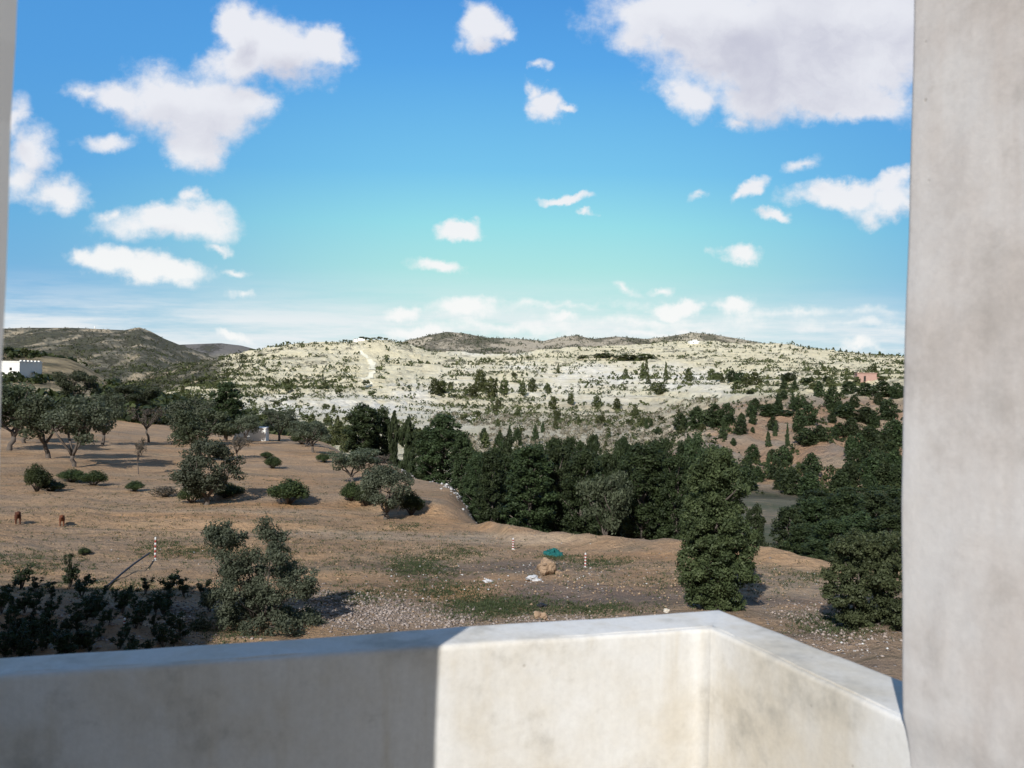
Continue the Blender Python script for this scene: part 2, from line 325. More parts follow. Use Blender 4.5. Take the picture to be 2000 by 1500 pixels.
def zone_attrs(X, Y, Z, D, T, PX):
    ok = np.abs(T) < 0.7
    px, py = pix_of(np.where(ok, X, 0), np.where(ok, Y, 1), Z)
    px = np.where(ok, px, -9999); py = np.where(ok, py, 2000)
    n1 = fbm(X/30, Y/30, 5); n2 = fbm(X/110+7, Y/110, 5); n3 = fbm(X/9, Y/9, 4)
    wx = px + n3*22; wy = py + n3*6
    soil = np.array([.405, .265, .157])
    col = np.zeros(X.shape+(3,)) + soil
    col *= (1 + 0.34*fbm(X/11+3, Y/7, 4))[..., None]
    orange = np.array([.47, .275, .14])
    def lay(c, w): col[...] = col*(1-w[..., None]) + np.array(c)*w[..., None]
    lay(orange, np.clip(fbm(X/7+30, Y/3.5, 4)*1.4, 0, .55))
    grey = np.array([.27, .225, .18])
    lay(grey, np.clip(fbm(X/9+60, Y/2.6+4, 4)*1.3, 0, .38))
    g = np.zeros(X.shape); rub = np.zeros(X.shape); brush = np.zeros(X.shape); rock = np.zeros(X.shape)
    near = D < 100
    for c in [(1000,1050,160,14,.9),(760,1045,260,9,.7),(1450,1120,160,16,.7),(900,1000,60,14,.5),(500,1000,300,8,.5),(1560,1150,120,22,.6)]:
        lay((.46, .36, .265), near*c[4]*blob(wx, wy, *c[:4])*.8)
    for c in [(640,988,230,9,1),(420,1010,200,7,.8),(880,1000,60,20,.7),(1250,1085,240,9,.8),(560,940,90,14,.5),(1580,1185,70,10,.8),(1250,1120,80,10,.6)]:
        lay((.50, .285, .14), near*c[4]*blob(wx, wy, *c[:4])*.6)
    for c in [(820,1105,90,26,.9),(900,1078,60,18,.6),(970,1185,130,26,1),(860,1150,90,20,.7),(1150,1190,120,16,.6),(1175,1098,70,12,.8),(1090,1086,40,7,.8),(210,975,190,14,.5),(60,1095,130,26,.75),(320,1060,60,22,.6),(400,1075,110,14,.7),
              (700,1160,80,22,.6),(790,1030,50,10,.7),(1620,1215,90,26,.9),(1700,1250,90,30,.5),(1600,1120,80,18,.45),(560,1120,200,30,.4),(200,1150,260,26,.6),(700,1090,200,26,.35)]:
        g = np.maximum(g, near*c[4]*blob(wx, wy, *c[:4]))
    pur = np.zeros(X.shape)
    for c in [(1110,1160,170,26,1),(1000,1105,130,14,.7),(1230,1170,130,18,.9),(850,1120,110,22,.5),(1330,1150,110,10,.7),(1480,1125,90,16,.35),(1500,1175,120,10,.6)]:
        pur = np.maximum(pur, near*c[4]*blob(wx, wy, *c[:4]))
    lay((.115, .095, .092), pur*.75)
    for c in [(730,1195,150,36,1),(640,1180,80,30,.8),(850,1215,120,22,.7),(1100,1215,130,14,.7),(350,1205,60,50,.8),(200,1220,330,60,.55),(1650,1240,160,50,.7),(1560,1200,120,30,.6),(1600,1290,200,60,.8),(1100,1140,180,40,.35)]:
        rub = np.maximum(rub, near*c[4]*blob(wx, wy, *c[:4]))
    lay((.34, .28, .25), rub*.35)
    # ---- beyond the ravine
    far = sstep(D, 128, 150)
    pale = np.array([.86, .785, .57])
    c0 = np.where((n1 > 0)[..., None], pale, pale*np.array([.94, .93, .90]))
    col = col*(1-far[..., None]) + c0*far[..., None]
    rightslope = sstep(D, 118, 140)*sstep(D, 400, 300)*sstep(px, 1180, 1330)
    wl = rightslope*np.clip(1 - sstep(wy*-1, -790, -755)*1.0, 0, 1)
    lay((.47, .36, .26), wl)
    lay((.50, .27, .15), wl*np.clip(fbm(X/14+11, Y/14, 4)*2.2, 0, .5))
    lay((.36, .31, .26), wl*np.clip(fbm(X/17+41, Y/10, 4)*2.2, 0, .7))
    # ravine floor
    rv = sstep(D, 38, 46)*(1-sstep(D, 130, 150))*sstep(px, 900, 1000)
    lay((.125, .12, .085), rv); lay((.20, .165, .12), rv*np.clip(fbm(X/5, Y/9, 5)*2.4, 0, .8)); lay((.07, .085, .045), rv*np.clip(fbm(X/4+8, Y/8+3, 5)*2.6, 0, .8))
    # pale left hillside behind the orchard
    lh = sstep(D, 130, 180)*(1-sstep(D, 420, 520))*sstep(-px, -520, -350)
    lay((.46, .34, .19), lh*.8); brush = np.maximum(brush, lh*.62)
    # grey dry scrub low on the hill
    for c in [(1120,850,240,44,.8),(1270,820,150,44,.75),(900,800,110,40,.35),(1100,800,160,30,.4)]:
        lay((.66, .59, .46), far*(D < 600)*c[4]*blob(wx, wy, *c[:4])*.85)
        brush = np.maximum(brush, far*c[4]*.5*blob(wx, wy, *c[:4]))
    # white gypsum faces
    wh = np.zeros(X.shape)
    for c in [(620,792,190,26,1),(760,795,70,30,1),(800,780,60,40,.9),(870,820,80,30,.5),(1010,715,80,9,.9),(1190,733,150,26,1),(1310,740,110,32,1),(1080,760,110,14,.7),(960,690,90,7,.7),(1380,760,70,20,.8),(1500,735,120,9,.6),(890,735,60,30,.5),(1140,775,140,18,.5)]:
        wh = np.maximum(wh, far*(D > 290)*(D < 1300)*c[4]*blob(wx, wy, *c[:4]))
    lay((.93, .885, .78), wh*np.clip(.75+fbm(X/14+5, Y/22, 5)*1.6, .15, 1))
    rock = wh
    bd_ = np.clip(n1*1.8 + .22, 0, 1)*.62
    brush = np.maximum(brush, far*bd_*(1-wh*.85))
    # the dark hills: left, and the far centre
    ldark = sstep(D, 600, 750)*sstep(-px, -470, -400)
    lay((.150, .140, .105), ldark*.95)
    lay((.48, .39, .27), ldark*np.clip(fbm(X/30+3, Y/70, 6, .62)*4.5-.75, 0, 1))
    brush = np.maximum(brush, ldark*np.clip(.62-fbm(X/30+3, Y/70, 6, .62)*1.8, 0, .9))
    fd = sstep(D, 1350, 1600)*sstep(px, 560, 700)
    lay((.46, .40, .31), fd*.95); brush = np.maximum(brush, fd*np.clip(.45+fbm(X/45, Y/60, 5)*1.5, 0, 1))
    lay((.52, .46, .34), fd*sstep(px, 1230, 1330)*.6)
    fd2 = sstep(D, 2450, 2650); lay((.17, .16, .15), fd2)
    brush = brush*(1-wl*.5)
    return col, g, rub, brush, rock, far

def make_mat(name):
    m = bpy.data.materials.new(name); m.use_nodes = True
    t = NT(m.node_tree); t.N.clear()
    out = t.n('ShaderNodeOutputMaterial'); b = t.n('ShaderNodeBsdfPrincipled'); t.L.new(b.outputs[0], out.inputs[0])
    b.inputs['Roughness'].default_value = 0.9
    b.inputs['Specular IOR Level'].default_value = 0.2
    return m, t, b, out
def bump(t, b, h, strength, dist):
    x = t.n('ShaderNodeBump'); t.put(x.inputs['Height'], h); x.inputs['Strength'].default_value = strength; x.inputs['Distance'].default_value = dist
    t.L.new(x.outputs[0], b.inputs['Normal'])
def attr(t, name, out='Fac'): 
    x = t.n('ShaderNodeAttribute', attribute_name=name); return x.outputs[out]
def pos(t): return t.n('ShaderNodeNewGeometry').outputs['Position']

def ground_mats():
    m, t, b, o = make_mat('earth')
    P = pos(t); col = attr(t, 'tone', 'Color'); g = attr(t, 'grass'); rub = attr(t, 'rubble')
    st = t.mapping(P, (0.20, 0.75, 0.5))
    streak = t.noise(st, 0.9, 7, 0.62)
    fine = t.noise(P, 4.5, 8, 0.7)
    col = t.mix(1.0, col, t.mix(streak, (.42, .43, .45, 1), (1.50, 1.47, 1.42, 1)), 'MULTIPLY')
    col = t.mix(1.0, col, t.mix(fine, (.50, .49, .48, 1), (1.46, 1.47, 1.47, 1)), 'MULTIPLY')
    # dark thin furrow lines
    fl = t.ramp(t.noise(t.mapping(P, (.09, 1.25, .5), (4, 0, 0)), 1.0, 7, .62), .585, .66)
    col = t.mix(t.m('MULTIPLY', fl, .55), col, (.14, .115, .075, 1))
    mott = t.noise(t.mapping(P, (.5, 1.1, 1)), .8, 8, .68)
    col = t.mix(t.ramp(mott, .52, .68, 0, .6), col, (.20, .165, .11, 1))
    col = t.mix(t.ramp(t.noise(t.mapping(P, (.45, 1.0, 1), (9, 4, 0)), .7, 7, .66), .55, .70, 0, .55), col, (.44, .31, .185, 1))
    spk = t.noise(t.mapping(P, (1, 1.5, 1)), 6.0, 6, .75)
    col = t.mix(t.ramp(spk, .58, .66, 0, .55), col, (.10, .095, .055, 1))
    gm = t.m('ADD', t.m('MULTIPLY', g, .80), t.m('MULTIPLY', t.m('SUBTRACT', t.noise(t.mapping(P, (.5, 1, 1)), 2.3, 7, .72), .5), 2.1))
    gm = t.ramp(gm, .62, .95)
    gcol = t.mix(t.noise(P, .5, 4), (.055, .070, .028, 1), (.12, .125, .060, 1))
    col = t.mix(t.m('MULTIPLY', gm, .85), col, gcol)
    # stones and chips of plaster lying in it
    vo = t.n('ShaderNodeTexVoronoi'); t.put(vo.inputs['Vector'], P); vo.inputs['Scale'].default_value = 7.0
    dot = t.ramp(vo.outputs['Distance'], .20, .34, 1, 0)
    sepc = t.n('ShaderNodeSeparateColor'); t.put(sepc.inputs[0], vo.outputs['Color'])
    pick = t.m('GREATER_THAN', t.m('ADD', t.m('MULTIPLY', rub, .55), .02), sepc.outputs[0])
    dm = t.m('MULTIPLY', dot, pick)
    scol = t.mix(sepc.outputs[1], (.22, .18, .16, 1), (.48, .43, .40, 1))
    col = t.mix(dm, col, scol)
    t.put(b.inputs['Base Color'], col)
    bump(t, b, t.m('ADD', t.m('ADD', t.m('MULTIPLY', fine, 1.1), t.m('MULTIPLY', dm, .5)), t.m('ADD', streak, mott)), 1.0, .22)
    hill, t, b, o = make_mat('pale_rock')
    P = pos(t); col = attr(t, 'tone', 'Color'); br = attr(t, 'brush'); rk = attr(t, 'rock')
    big = t.noise(P, .035, 6, .62); fine = t.noise(P, .22, 8, .72)
    col = t.mix(1.0, col, t.mix(fine, (.62, .59, .54, 1), (1.36, 1.37, 1.38, 1)), 'MULTIPLY')
    band = t.noise(t.mapping(P, (.02, .05, .55)), 1.0, 6, .65)
    col = t.mix(t.ramp(band, .56, .66, 0, .45), col, (.40, .32, .20, 1))
    bm = t.m('ADD', br, t.m('MULTIPLY', t.m('SUBTRACT', t.noise(P, .11, 9, .80), .5), 3.2))
    bm = t.ramp(bm, .50, .92)
    bcol = t.mix(big, (.050, .062, .030, 1), (.15, .135, .080, 1))
    col = t.mix(t.m('MULTIPLY', bm, .78), col, bcol)
    t.put(b.inputs['Base Color'], col)
    bump(t, b, t.m('ADD', t.m('MULTIPLY', fine, 1.0), t.m('MULTIPLY', bm, .6)), 1.0, 5.0)
    return m, hill
EARTH, ROCK = ground_mats()

def build_ground():
    nt, nr = GX.shape
    co = np.stack([GX, GY, GZ], -1).reshape(-1, 3)
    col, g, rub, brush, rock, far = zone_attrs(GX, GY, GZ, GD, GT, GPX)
    I, J = np.meshgrid(np.arange(nt-1), np.arange(nr-1), indexing='ij')
    q = np.stack([I*nr+J, (I+1)*nr+J, (I+1)*nr+J+1, I*nr+J+1], -1).reshape(-1, 4)
    Dq = GD[:-1, :-1].reshape(-1); Pq = GPX[:-1, :-1].reshape(-1)
    split1 = 128.0
    split2 = np.interp(Pq, [-9999, 380, 520, 760, 1000, 1500, 9999], [560, 560, 1250, 1350, 1500, 1600, 1600])
    parts = [('field_ground', Dq < split1, EARTH), ('hillside', (Dq >= split1) & (Dq < split2), ROCK), ('far_hills', Dq >= split2, ROCK)]
    for name, sel, mat in parts:
        qs = q[sel][:, ::-1]
        used, inv = np.unique(qs.reshape(-1), return_inverse=True)
        me = bpy.data.meshes.new(name)
        me.vertices.add(len(used)); me.vertices.foreach_set('co', co[used].ravel())
        me.loops.add(len(inv)); me.loops.foreach_set('vertex_index', inv.astype(np.int32))
        me.polygons.add(len(qs)); me.polygons.foreach_set('loop_start', np.arange(0, len(inv), 4, dtype=np.int32))
        me.polygons.foreach_set('use_smooth', np.ones(len(qs), bool))
        me.update(calc_edges=True)
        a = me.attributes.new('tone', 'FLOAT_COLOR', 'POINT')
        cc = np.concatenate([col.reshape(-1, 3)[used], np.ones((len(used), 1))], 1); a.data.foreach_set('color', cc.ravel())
        for nm, arr in (('grass', g), ('rubble', rub), ('brush', brush), ('rock', rock)):
            a = me.attributes.new(nm, 'FLOAT', 'POINT'); a.data.foreach_set('value', arr.reshape(-1)[used])
        me.materials.append(mat)
        ob = bpy.data.objects.new(name, me); C.objects.link(ob); ob['kind'] = 'structure'
build_ground()

# ------------------------------------------------------------------ generic object helpers
def tag(o, label, cat, group=None, kind=None):
    if kind: o['kind'] = kind
    if label: o['label'] = label
    if cat: o['category'] = cat
    if group: o['group'] = group
    return o
def obj(name, me, parent=None, mat=None):
    o = bpy.data.objects.new(name, me); C.objects.link(o)
    if parent: o.parent = parent
    if mat and not me.materials: me.materials.append(mat)
    return o
def empty(name, loc, rz=0, sc=(1, 1, 1)):
    o = bpy.data.objects.new(name, None); C.objects.link(o); o.empty_display_size = .2
    o.location = loc; o.rotation_euler = (0, 0, rz); o.scale = sc; return o
def mesh_np(name, V, Fc, mat=None, tint=None, smooth=False):
    V = np.asarray(V, float); Fc = np.asarray(Fc, np.int32)
    k = Fc.shape[1]; me = bpy.data.meshes.new(name)
    me.vertices.add(len(V)); me.vertices.foreach_set('co', V.ravel())
    me.loops.add(Fc.size); me.loops.foreach_set('vertex_index', Fc.ravel())
    me.polygons.add(len(Fc)); me.polygons.foreach_set('loop_start', np.arange(0, Fc.size, k, dtype=np.int32))
    if smooth: me.polygons.foreach_set('use_smooth', np.ones(len(Fc), bool))
    me.update(calc_edges=True)
    if tint is not None:
        a = me.attributes.new('tint', 'FLOAT', 'POINT'); a.data.foreach_set('value', np.asarray(tint, float))
    if mat: me.materials.append(mat)
    return me
def mesh_list(name, V, Fc, mat=None, smooth=False):
    me = bpy.data.meshes.new(name); me.from_pydata([tuple(v) for v in V], [], Fc); me.update()
    if smooth:
        for p in me.polygons: p.use_smooth = True
    if mat: me.materials.append(mat)
    return me

# ------------------------------------------------------------------ foliage materials
def leaf_mat(name, dark, light, var=1.0, transl=.25):
    m = bpy.data.materials.new(name); m.use_nodes = True; t = NT(m.node_tree); t.N.clear()
    out = t.n('ShaderNodeOutputMaterial')
    ti = attr(t, 'tint'); oi = t.n('ShaderNodeObjectInfo').outputs['Random']
    col = t.mix(ti, dark+(1,), light+(1,))
    k = t.ramp(oi, 0, 1, .78, 1.25, smooth=False)
    hs = t.n('ShaderNodeHueSaturation'); t.put(hs.inputs['Hue'], t.ramp(oi, 0, 1, .485, .515, smooth=False)); t.put(hs.inputs['Value'], k); t.put(hs.inputs['Color'], col)
    d = t.n('ShaderNodeBsdfPrincipled'); d.inputs['Roughness'].default_value = .62; d.inputs['Specular IOR Level'].default_value = .25
    t.put(d.inputs['Base Color'], hs.outputs[0])
    tr = t.n('ShaderNodeBsdfTranslucent'); t.put(tr.inputs[0], t.mix(1, hs.outputs[0], (1.0, 1.15, .5, 1), 'MULTIPLY'))
    mx = t.n('ShaderNodeMixShader'); mx.inputs[0].default_value = transl
    t.L.new(d.outputs[0], mx.inputs[1]); t.L.new(tr.outputs[0], mx.inputs[2]); t.L.new(mx.outputs[0], out.inputs[0])
    return m
M_OLIVE = leaf_mat('olive_leaf', (.042, .052, .034), (.118, .132, .088))
M_DARK = leaf_mat('juniper_leaf', (.018, .030, .013), (.064, .088, .036))
M_MASTIC = leaf_mat('mastic_leaf', (.020, .032, .013), (.076, .098, .034))
M_HILL = leaf_mat('hillside_leaf', (.032, .042, .016), (.105, .115, .045))
M_DARKG = leaf_mat('dark_green_leaf', (.014, .024, .010), (.056, .078, .030))
M_DARKO = leaf_mat('dark_olive_leaf', (.032, .042, .024), (.090, .104, .060))
M_TALL = leaf_mat('tall_juniper_leaf', (.026, .039, .016), (.088, .108, .045))
M_DRY = leaf_mat('dry_twig_leaf', (.060, .050, .042), (.140, .115, .090))
M_DRYG = leaf_mat('dry_scrub_leaf', (.16, .14, .105), (.36, .32, .25))
def bark():
    m, t, b, o = make_mat('bark'); P = pos(t)
    n = t.noise(t.mapping(P, (6, 6, 1.5)), 3, 6, .6)
    t.put(b.inputs['Base Color'], t.mix(n, (.045, .035, .03, 1), (.17, .145, .125, 1))); bump(t, b, n, .6, .02); return m
M_BARK = bark()

# ------------------------------------------------------------------ tree building
def leaves(rng, blobs, n, leaf, flat=.0, inner=.5):
    """blobs: rows cx,cy,cz,rx,ry,rz; n leaf quads over their shells"""
    B = np.asarray(blobs, float); area = (B[:, 3]*B[:, 5]+B[:, 3]*B[:, 4]); pr = area/area.sum()
    k = rng.choice(len(B), n, p=pr)
    d = rng.normal(size=(n, 3)); d /= np.linalg.norm(d, axis=1)[:, None]
    r = inner + (1.08-inner)*rng.rand(n)**.55
    # ragged outline: lumps of the shell
    ph = rng.rand(len(B), 3)*6
    lump = 1 + .20*np.sin(d[:, 0]*4+ph[k, 0])*np.sin(d[:, 1]*4+ph[k, 1]) + .10*np.sin(d[:, 2]*3+ph[k, 2]+d[:, 0]*5)
    c = B[k, :3] + d*B[k, 3:]*(r*lump)[:, None]
    nrm = d + rng.normal(size=(n, 3))*.75; nrm /= np.linalg.norm(nrm, axis=1)[:, None]
    a = np.cross(nrm, rng.normal(size=(n, 3))); a /= np.linalg.norm(a, axis=1)[:, None]; b = np.cross(nrm, a)
    s = leaf*(.55+.9*rng.rand(n)); a *= s[:, None]; b *= (s*.55)[:, None]
    V = np.stack([c-a, c+b*.9, c+a, c-b], 1).reshape(-1, 3)
    Fc = np.arange(4*n).reshape(-1, 4)
    bt = rng.rand(len(B))
    ti = np.clip(.45*bt[k] + .55*rng.rand(n), 0, 1)
    return V, Fc, np.repeat(ti, 4)
class Tubes:
    def __init__(self): self.V = []; self.F = []
    def add(self, pts, rad, k=6):
        base = len(self.V); pts = [Vector(p) for p in pts]
        for i, p in enumerate(pts):
            t = (pts[min(i+1, len(pts)-1)]-pts[max(i-1, 0)]).normalized()
            a = t.orthogonal().normalized(); b = t.cross(a)
            if i and (a.dot(self._a) < 0): a, b = -a, -b
            self._a = a
            for j in range(k):
                an = 2*PI*j/k; self.V.append(p + (a*math.cos(an)+b*math.sin(an))*rad[i])
        for i in range(len(pts)-1):
            for j in range(k):
                o = base+i*k; self.F.append((o+j, o+(j+1) % k, o+k+(j+1) % k, o+k+j))
        self.F.append(tuple(base+j for j in range(k))[::-1]); self.F.append(tuple(base+(len(pts)-1)*k+j for j in range(k)))
    def mesh(self, name, mat): return mesh_list(name, self.V, self.F, mat, True)
def limb(rnd, p0, p1, n=5, wob=.03):
    p0 = Vector(p0); p1 = Vector(p1); out = []
    for i in range(n):
        t = i/(n-1); q = p0.lerp(p1, t)
        if 0 < i < n-1: q += Vector((rnd.uniform(-wob, wob), rnd.uniform(-wob, wob), rnd.uniform(-wob, wob)*.5))
        out.append(q)
    return out

def template(kind, seed, n, leaf, mat):
    """unit tree: 1 high, about 1 wide -> (crown mesh, trunk mesh)"""
    rnd = random.Random(seed); rng = np.random.RandomState(seed); T = Tubes(); B = []
    if kind == 'olive':
        fork = rnd.uniform(.16, .24); lean = rnd.uniform(-.05, .05)
        T.add(limb(rnd, (0, 0, -.04), (lean, 0, fork), 5, .015), [.042, .032, .028, .027, .026], 8)
        nl = rnd.choice([3, 4])
        for i in range(nl):
            a = 2*PI*i/nl + rnd.uniform(-.4, .4); r = rnd.uniform(.13, .22)
            tip = Vector((lean+math.cos(a)*r, math.sin(a)*r, rnd.uniform(.42, .52)))
            T.add(limb(rnd, (lean, 0, fork-.01), tip, 5, .025), [.021, .017, .015, .013, .010], 6)
            for q in range(6):
                b = a + rnd.uniform(-1.2, 1.2); rr = rnd.uniform(.18, .38)
                e = Vector((math.cos(b)*rr, math.sin(b)*rr, rnd.uniform(.50, .88)))
                T.add(limb(rnd, tip, e, 4, .02), [.013, .009, .006, .003], 4)
                s = rnd.uniform(.07, .14); B.append((e.x, e.y, e.z-.01, s*1.1, s*1.1, s*.72))
        for q in range(15):
            a = rnd.uniform(0, 2*PI); r = math.sqrt(rnd.random())*.38; s = rnd.uniform(.06, .13)
            B.append((math.cos(a)*r, math.sin(a)*r, .38+rnd.random()*.54*(1-r*1.1), s*1.15, s*1.15, s*.85))
    elif kind == 'olive_low':
        T.add(limb(rnd, (0, 0, -.04), (-.02, 0, .13), 4, .01), [.050, .040, .036, .034], 8)
        for i in range(4):
            a = 2*PI*i/4 + rnd.uniform(-.4, .4); tip = Vector((math.cos(a)*.2, math.sin(a)*.2, rnd.uniform(.34, .46)))
            T.add(limb(rnd, (-.02, 0, .12), tip, 5, .02), [.026, .022, .018, .014, .010], 6)
            for q in range(6):
                e = tip+Vector((rnd.uniform(-.2, .2), rnd.uniform(-.2, .2), rnd.uniform(0, .35))); T.add(limb(rnd, tip, e, 4, .02), [.010, .007, .005, .002], 4)
        for q in range(62):
            a = rnd.uniform(0, 2*PI); h_ = rnd.uniform(-.9, 1); r = math.sqrt(max(0, 1-abs(h_)**2.2))*.43*rnd.uniform(.45, 1)
            s = rnd.uniform(.065, .12); B.append((math.cos(a)*r, math.sin(a)*r, .57+h_*.34, s, s, s))
    elif kind == 'bare':
        T.add(limb(rnd, (0, 0, -.04), (.06, 0, .38), 5, .03), [.028, .024, .022, .020, .018], 6)
        for i in range(9):
            a = rnd.uniform(0, 2*PI); r = rnd.uniform(.15, .42)
            st = Vector((.06, 0, rnd.uniform(.30, .42))); e = Vector((math.cos(a)*r, math.sin(a)*r, rnd.uniform(.55, .97)))
            pts = limb(rnd, st, e, 5, .03); T.add(pts, [.014, .010, .008, .006, .003], 4)
            for q in range(4):
                s0 = pts[rnd.choice([2, 3])]; e2 = s0 + Vector((rnd.uniform(-.16, .16), rnd.uniform(-.16, .16), rnd.uniform(.03, .18)))
                T.add([s0, s0.lerp(e2, .5)+Vector((.01, .01, 0)), e2], [.006, .004, .002], 3)
                B.append((e2.x, e2.y, e2.z, .07, .07, .06))
    elif kind in ('juniper', 'tall', 'cone'):
        T.add(limb(rnd, (0, 0, -.04), (rnd.uniform(-.03, .03), 0, .75), 5, .02), [.035, .03, .025, .015, .006], 6)
        N = 64 if kind == 'juniper' else 60
        for i in range(N):
            z = (i+.5)/N
            if kind == 'juniper': w = .40*math.sin(PI*min(1, (z*.80+.17)))**.6
            elif kind == 'tall': w = .30 + .13*math.sin(z*9+seed) - .14*max(0, z-.8)/.2 - .10*max(0, .12-z)/.12
            else: w = .42*(1-z)**.75+.04
            a = i*2.4+rnd.uniform(-.5, .5); r = w*rnd.uniform(.35, .85); s = rnd.uniform(.08, .15)*(1.15 if kind == 'juniper' else .9)*(1.1-.4*z)
            zz_ = .05 + z*.86; B.append((math.cos(a)*r, math.sin(a)*r, zz_, s, s, s*(.75 if kind == 'juniper' else .45)))
            if i % 3 == 0: T.add(limb(rnd, (0, 0, max(.05, zz_-.12)), (math.cos(a)*r, math.sin(a)*r, zz_), 3, .01), [.012, .008, .004], 4)
        B.append((0, 0, .93, .09, .09, .08))
    elif kind == 'wood':       # tall in the ravine: only the upper part is ever seen, so give it many lumps
        A = 2.6
        T.add(limb(rnd, (0, 0, -.04), (rnd.uniform(-.05, .05), 0, .8), 6, .03), [.05, .045, .04, .03, .02, .006], 7)
        for i in range(170):
            z = .12 + .83*(i+.5)/170; q_ = (z-.12)/.85; w = .46*min(1, .55+q_*1.6)*max(.04, 1-(max(0, q_-.5)/.5)**2)**.5
            a = i*2.4+rnd.uniform(-.6, .6); r = w*rnd.uniform(.3, .9); s = rnd.uniform(.055, .115)
            B.append((math.cos(a)*r, math.sin(a)*r, z*A+rnd.uniform(-.1, .1), s, s, s))
            if i % 9 == 0: T.add(limb(rnd, (0, 0, max(.1, z-.15)), (math.cos(a)*r, math.sin(a)*r, z), 4, .015), [.018, .012, .008, .003], 4)
    elif kind == 'bush':
        for i in range(18):
            a = i*2.4+rnd.uniform(-.4, .4); r = math.sqrt((i+.5)/18)*.36; s = rnd.uniform(.13, .22)
            B.append((math.cos(a)*r, math.sin(a)*r, .12+(1-(r/.5)**2)*.62*rnd.uniform(.6, 1.05), s, s, s*1.15))
            T.add([(0, 0, -.05), (math.cos(a)*r*.5, math.sin(a)*r*.5, .2), (math.cos(a)*r, math.sin(a)*r, .35)], [.02, .014, .006], 4)
    cn = n if kind != 'bare' else n//3
    V, Fc, ti = leaves(rng, B, cn, leaf, inner=.45 if kind != 'bush' else .5)
    if kind == 'wood': V[:, 2] /= 2.6
    V[:, 2] = np.maximum(V[:, 2], -.01)
    return mesh_np('crown', V, Fc, mat, ti), T.mesh('trunk', M_BARK)

TPL = {}
def tpl(key):
    kinds = {
     'olive': ('olive', 4, 7000, .018, M_OLIVE), 'olive_low': ('olive_low', 2, 13000, .017, M_OLIVE), 'olive_dark': ('olive', 3, 7600, .019, M_DARKO), 'bare': ('bare', 2, 2600, .020, M_DRY),
     'juniper': ('wood', 3, 17000, .026, M_DARK), 'mastic': ('wood', 4, 17000, .026, M_DARKG), 'column': ('tall', 2, 9000, .040, M_DARK), 'bush': ('bush', 3, 6500, .026, M_MASTIC),
     'dry_bush': ('bush', 1, 1500, .04, M_DRY), 'far_olive': ('olive', 2, 420, .075, M_HILL), 'far_round': ('juniper', 3, 420, .080, M_HILL), 'far_cone': ('cone', 2, 380, .075, M_HILL),
     'slope_round': ('juniper', 4, 1900, .045, M_DARKG), 'slope_cone': ('cone', 2, 900, .060, M_DARK)}
    if key not in TPL:
        k, c, n, l, mt = kinds[key]
        TPL[key] = [template(k, 100*sorted(kinds).index(key)+i*7+1, n, l, mt) for i in range(c)]
    return TPL[key]
RND = random.Random(11)
NAMES = {'olive_low': 'olive_tree', 'olive': 'olive_tree', 'olive_dark': 'olive_tree', 'bare': 'bare_tree', 'juniper': 'juniper_tree', 'mastic': 'mastic_tree', 'column': 'cypress_tree', 'bush': 'shrub', 'dry_bush': 'dry_shrub'}
def tree(key, p, w, h, label, group=None, rz=None, cat=None, only=None):
    v = tpl(key); i = RND.randrange(len(v)) if only is None else only % len(v)
    rt = empty(NAMES.get(key, 'tree'), p, RND.uniform(0, 6.28) if rz is None else rz, (w, w, h))
    tag(rt, label, cat or ('shrub' if 'bush' in key else 'tree'), group)
    obj('crown' if 'bush' not in key else 'foliage', v[i][0], rt); obj('trunk' if 'bush' not in key else 'stem', v[i][1], rt)
    return rt
def ptree(key, px, base_y, top_y, wpx, label, group=None, D=None, only=None, **k):
    """stand a tree where the ground lies; its size follows from its distance"""
    if D is None: p = hit(px, base_y)
    else: p = on_ground(px + ROLL*0, D)
    D = p.y
    zt = CAMZ + uv_of(px, top_y)[1]*D
    if D is not None and base_y is None: pass
    h = max(.3, zt-p.z); w = wpx/F*D
    return tree(key, p - Vector((0, 0, .03)), w, h, label, group, only=only, **k)

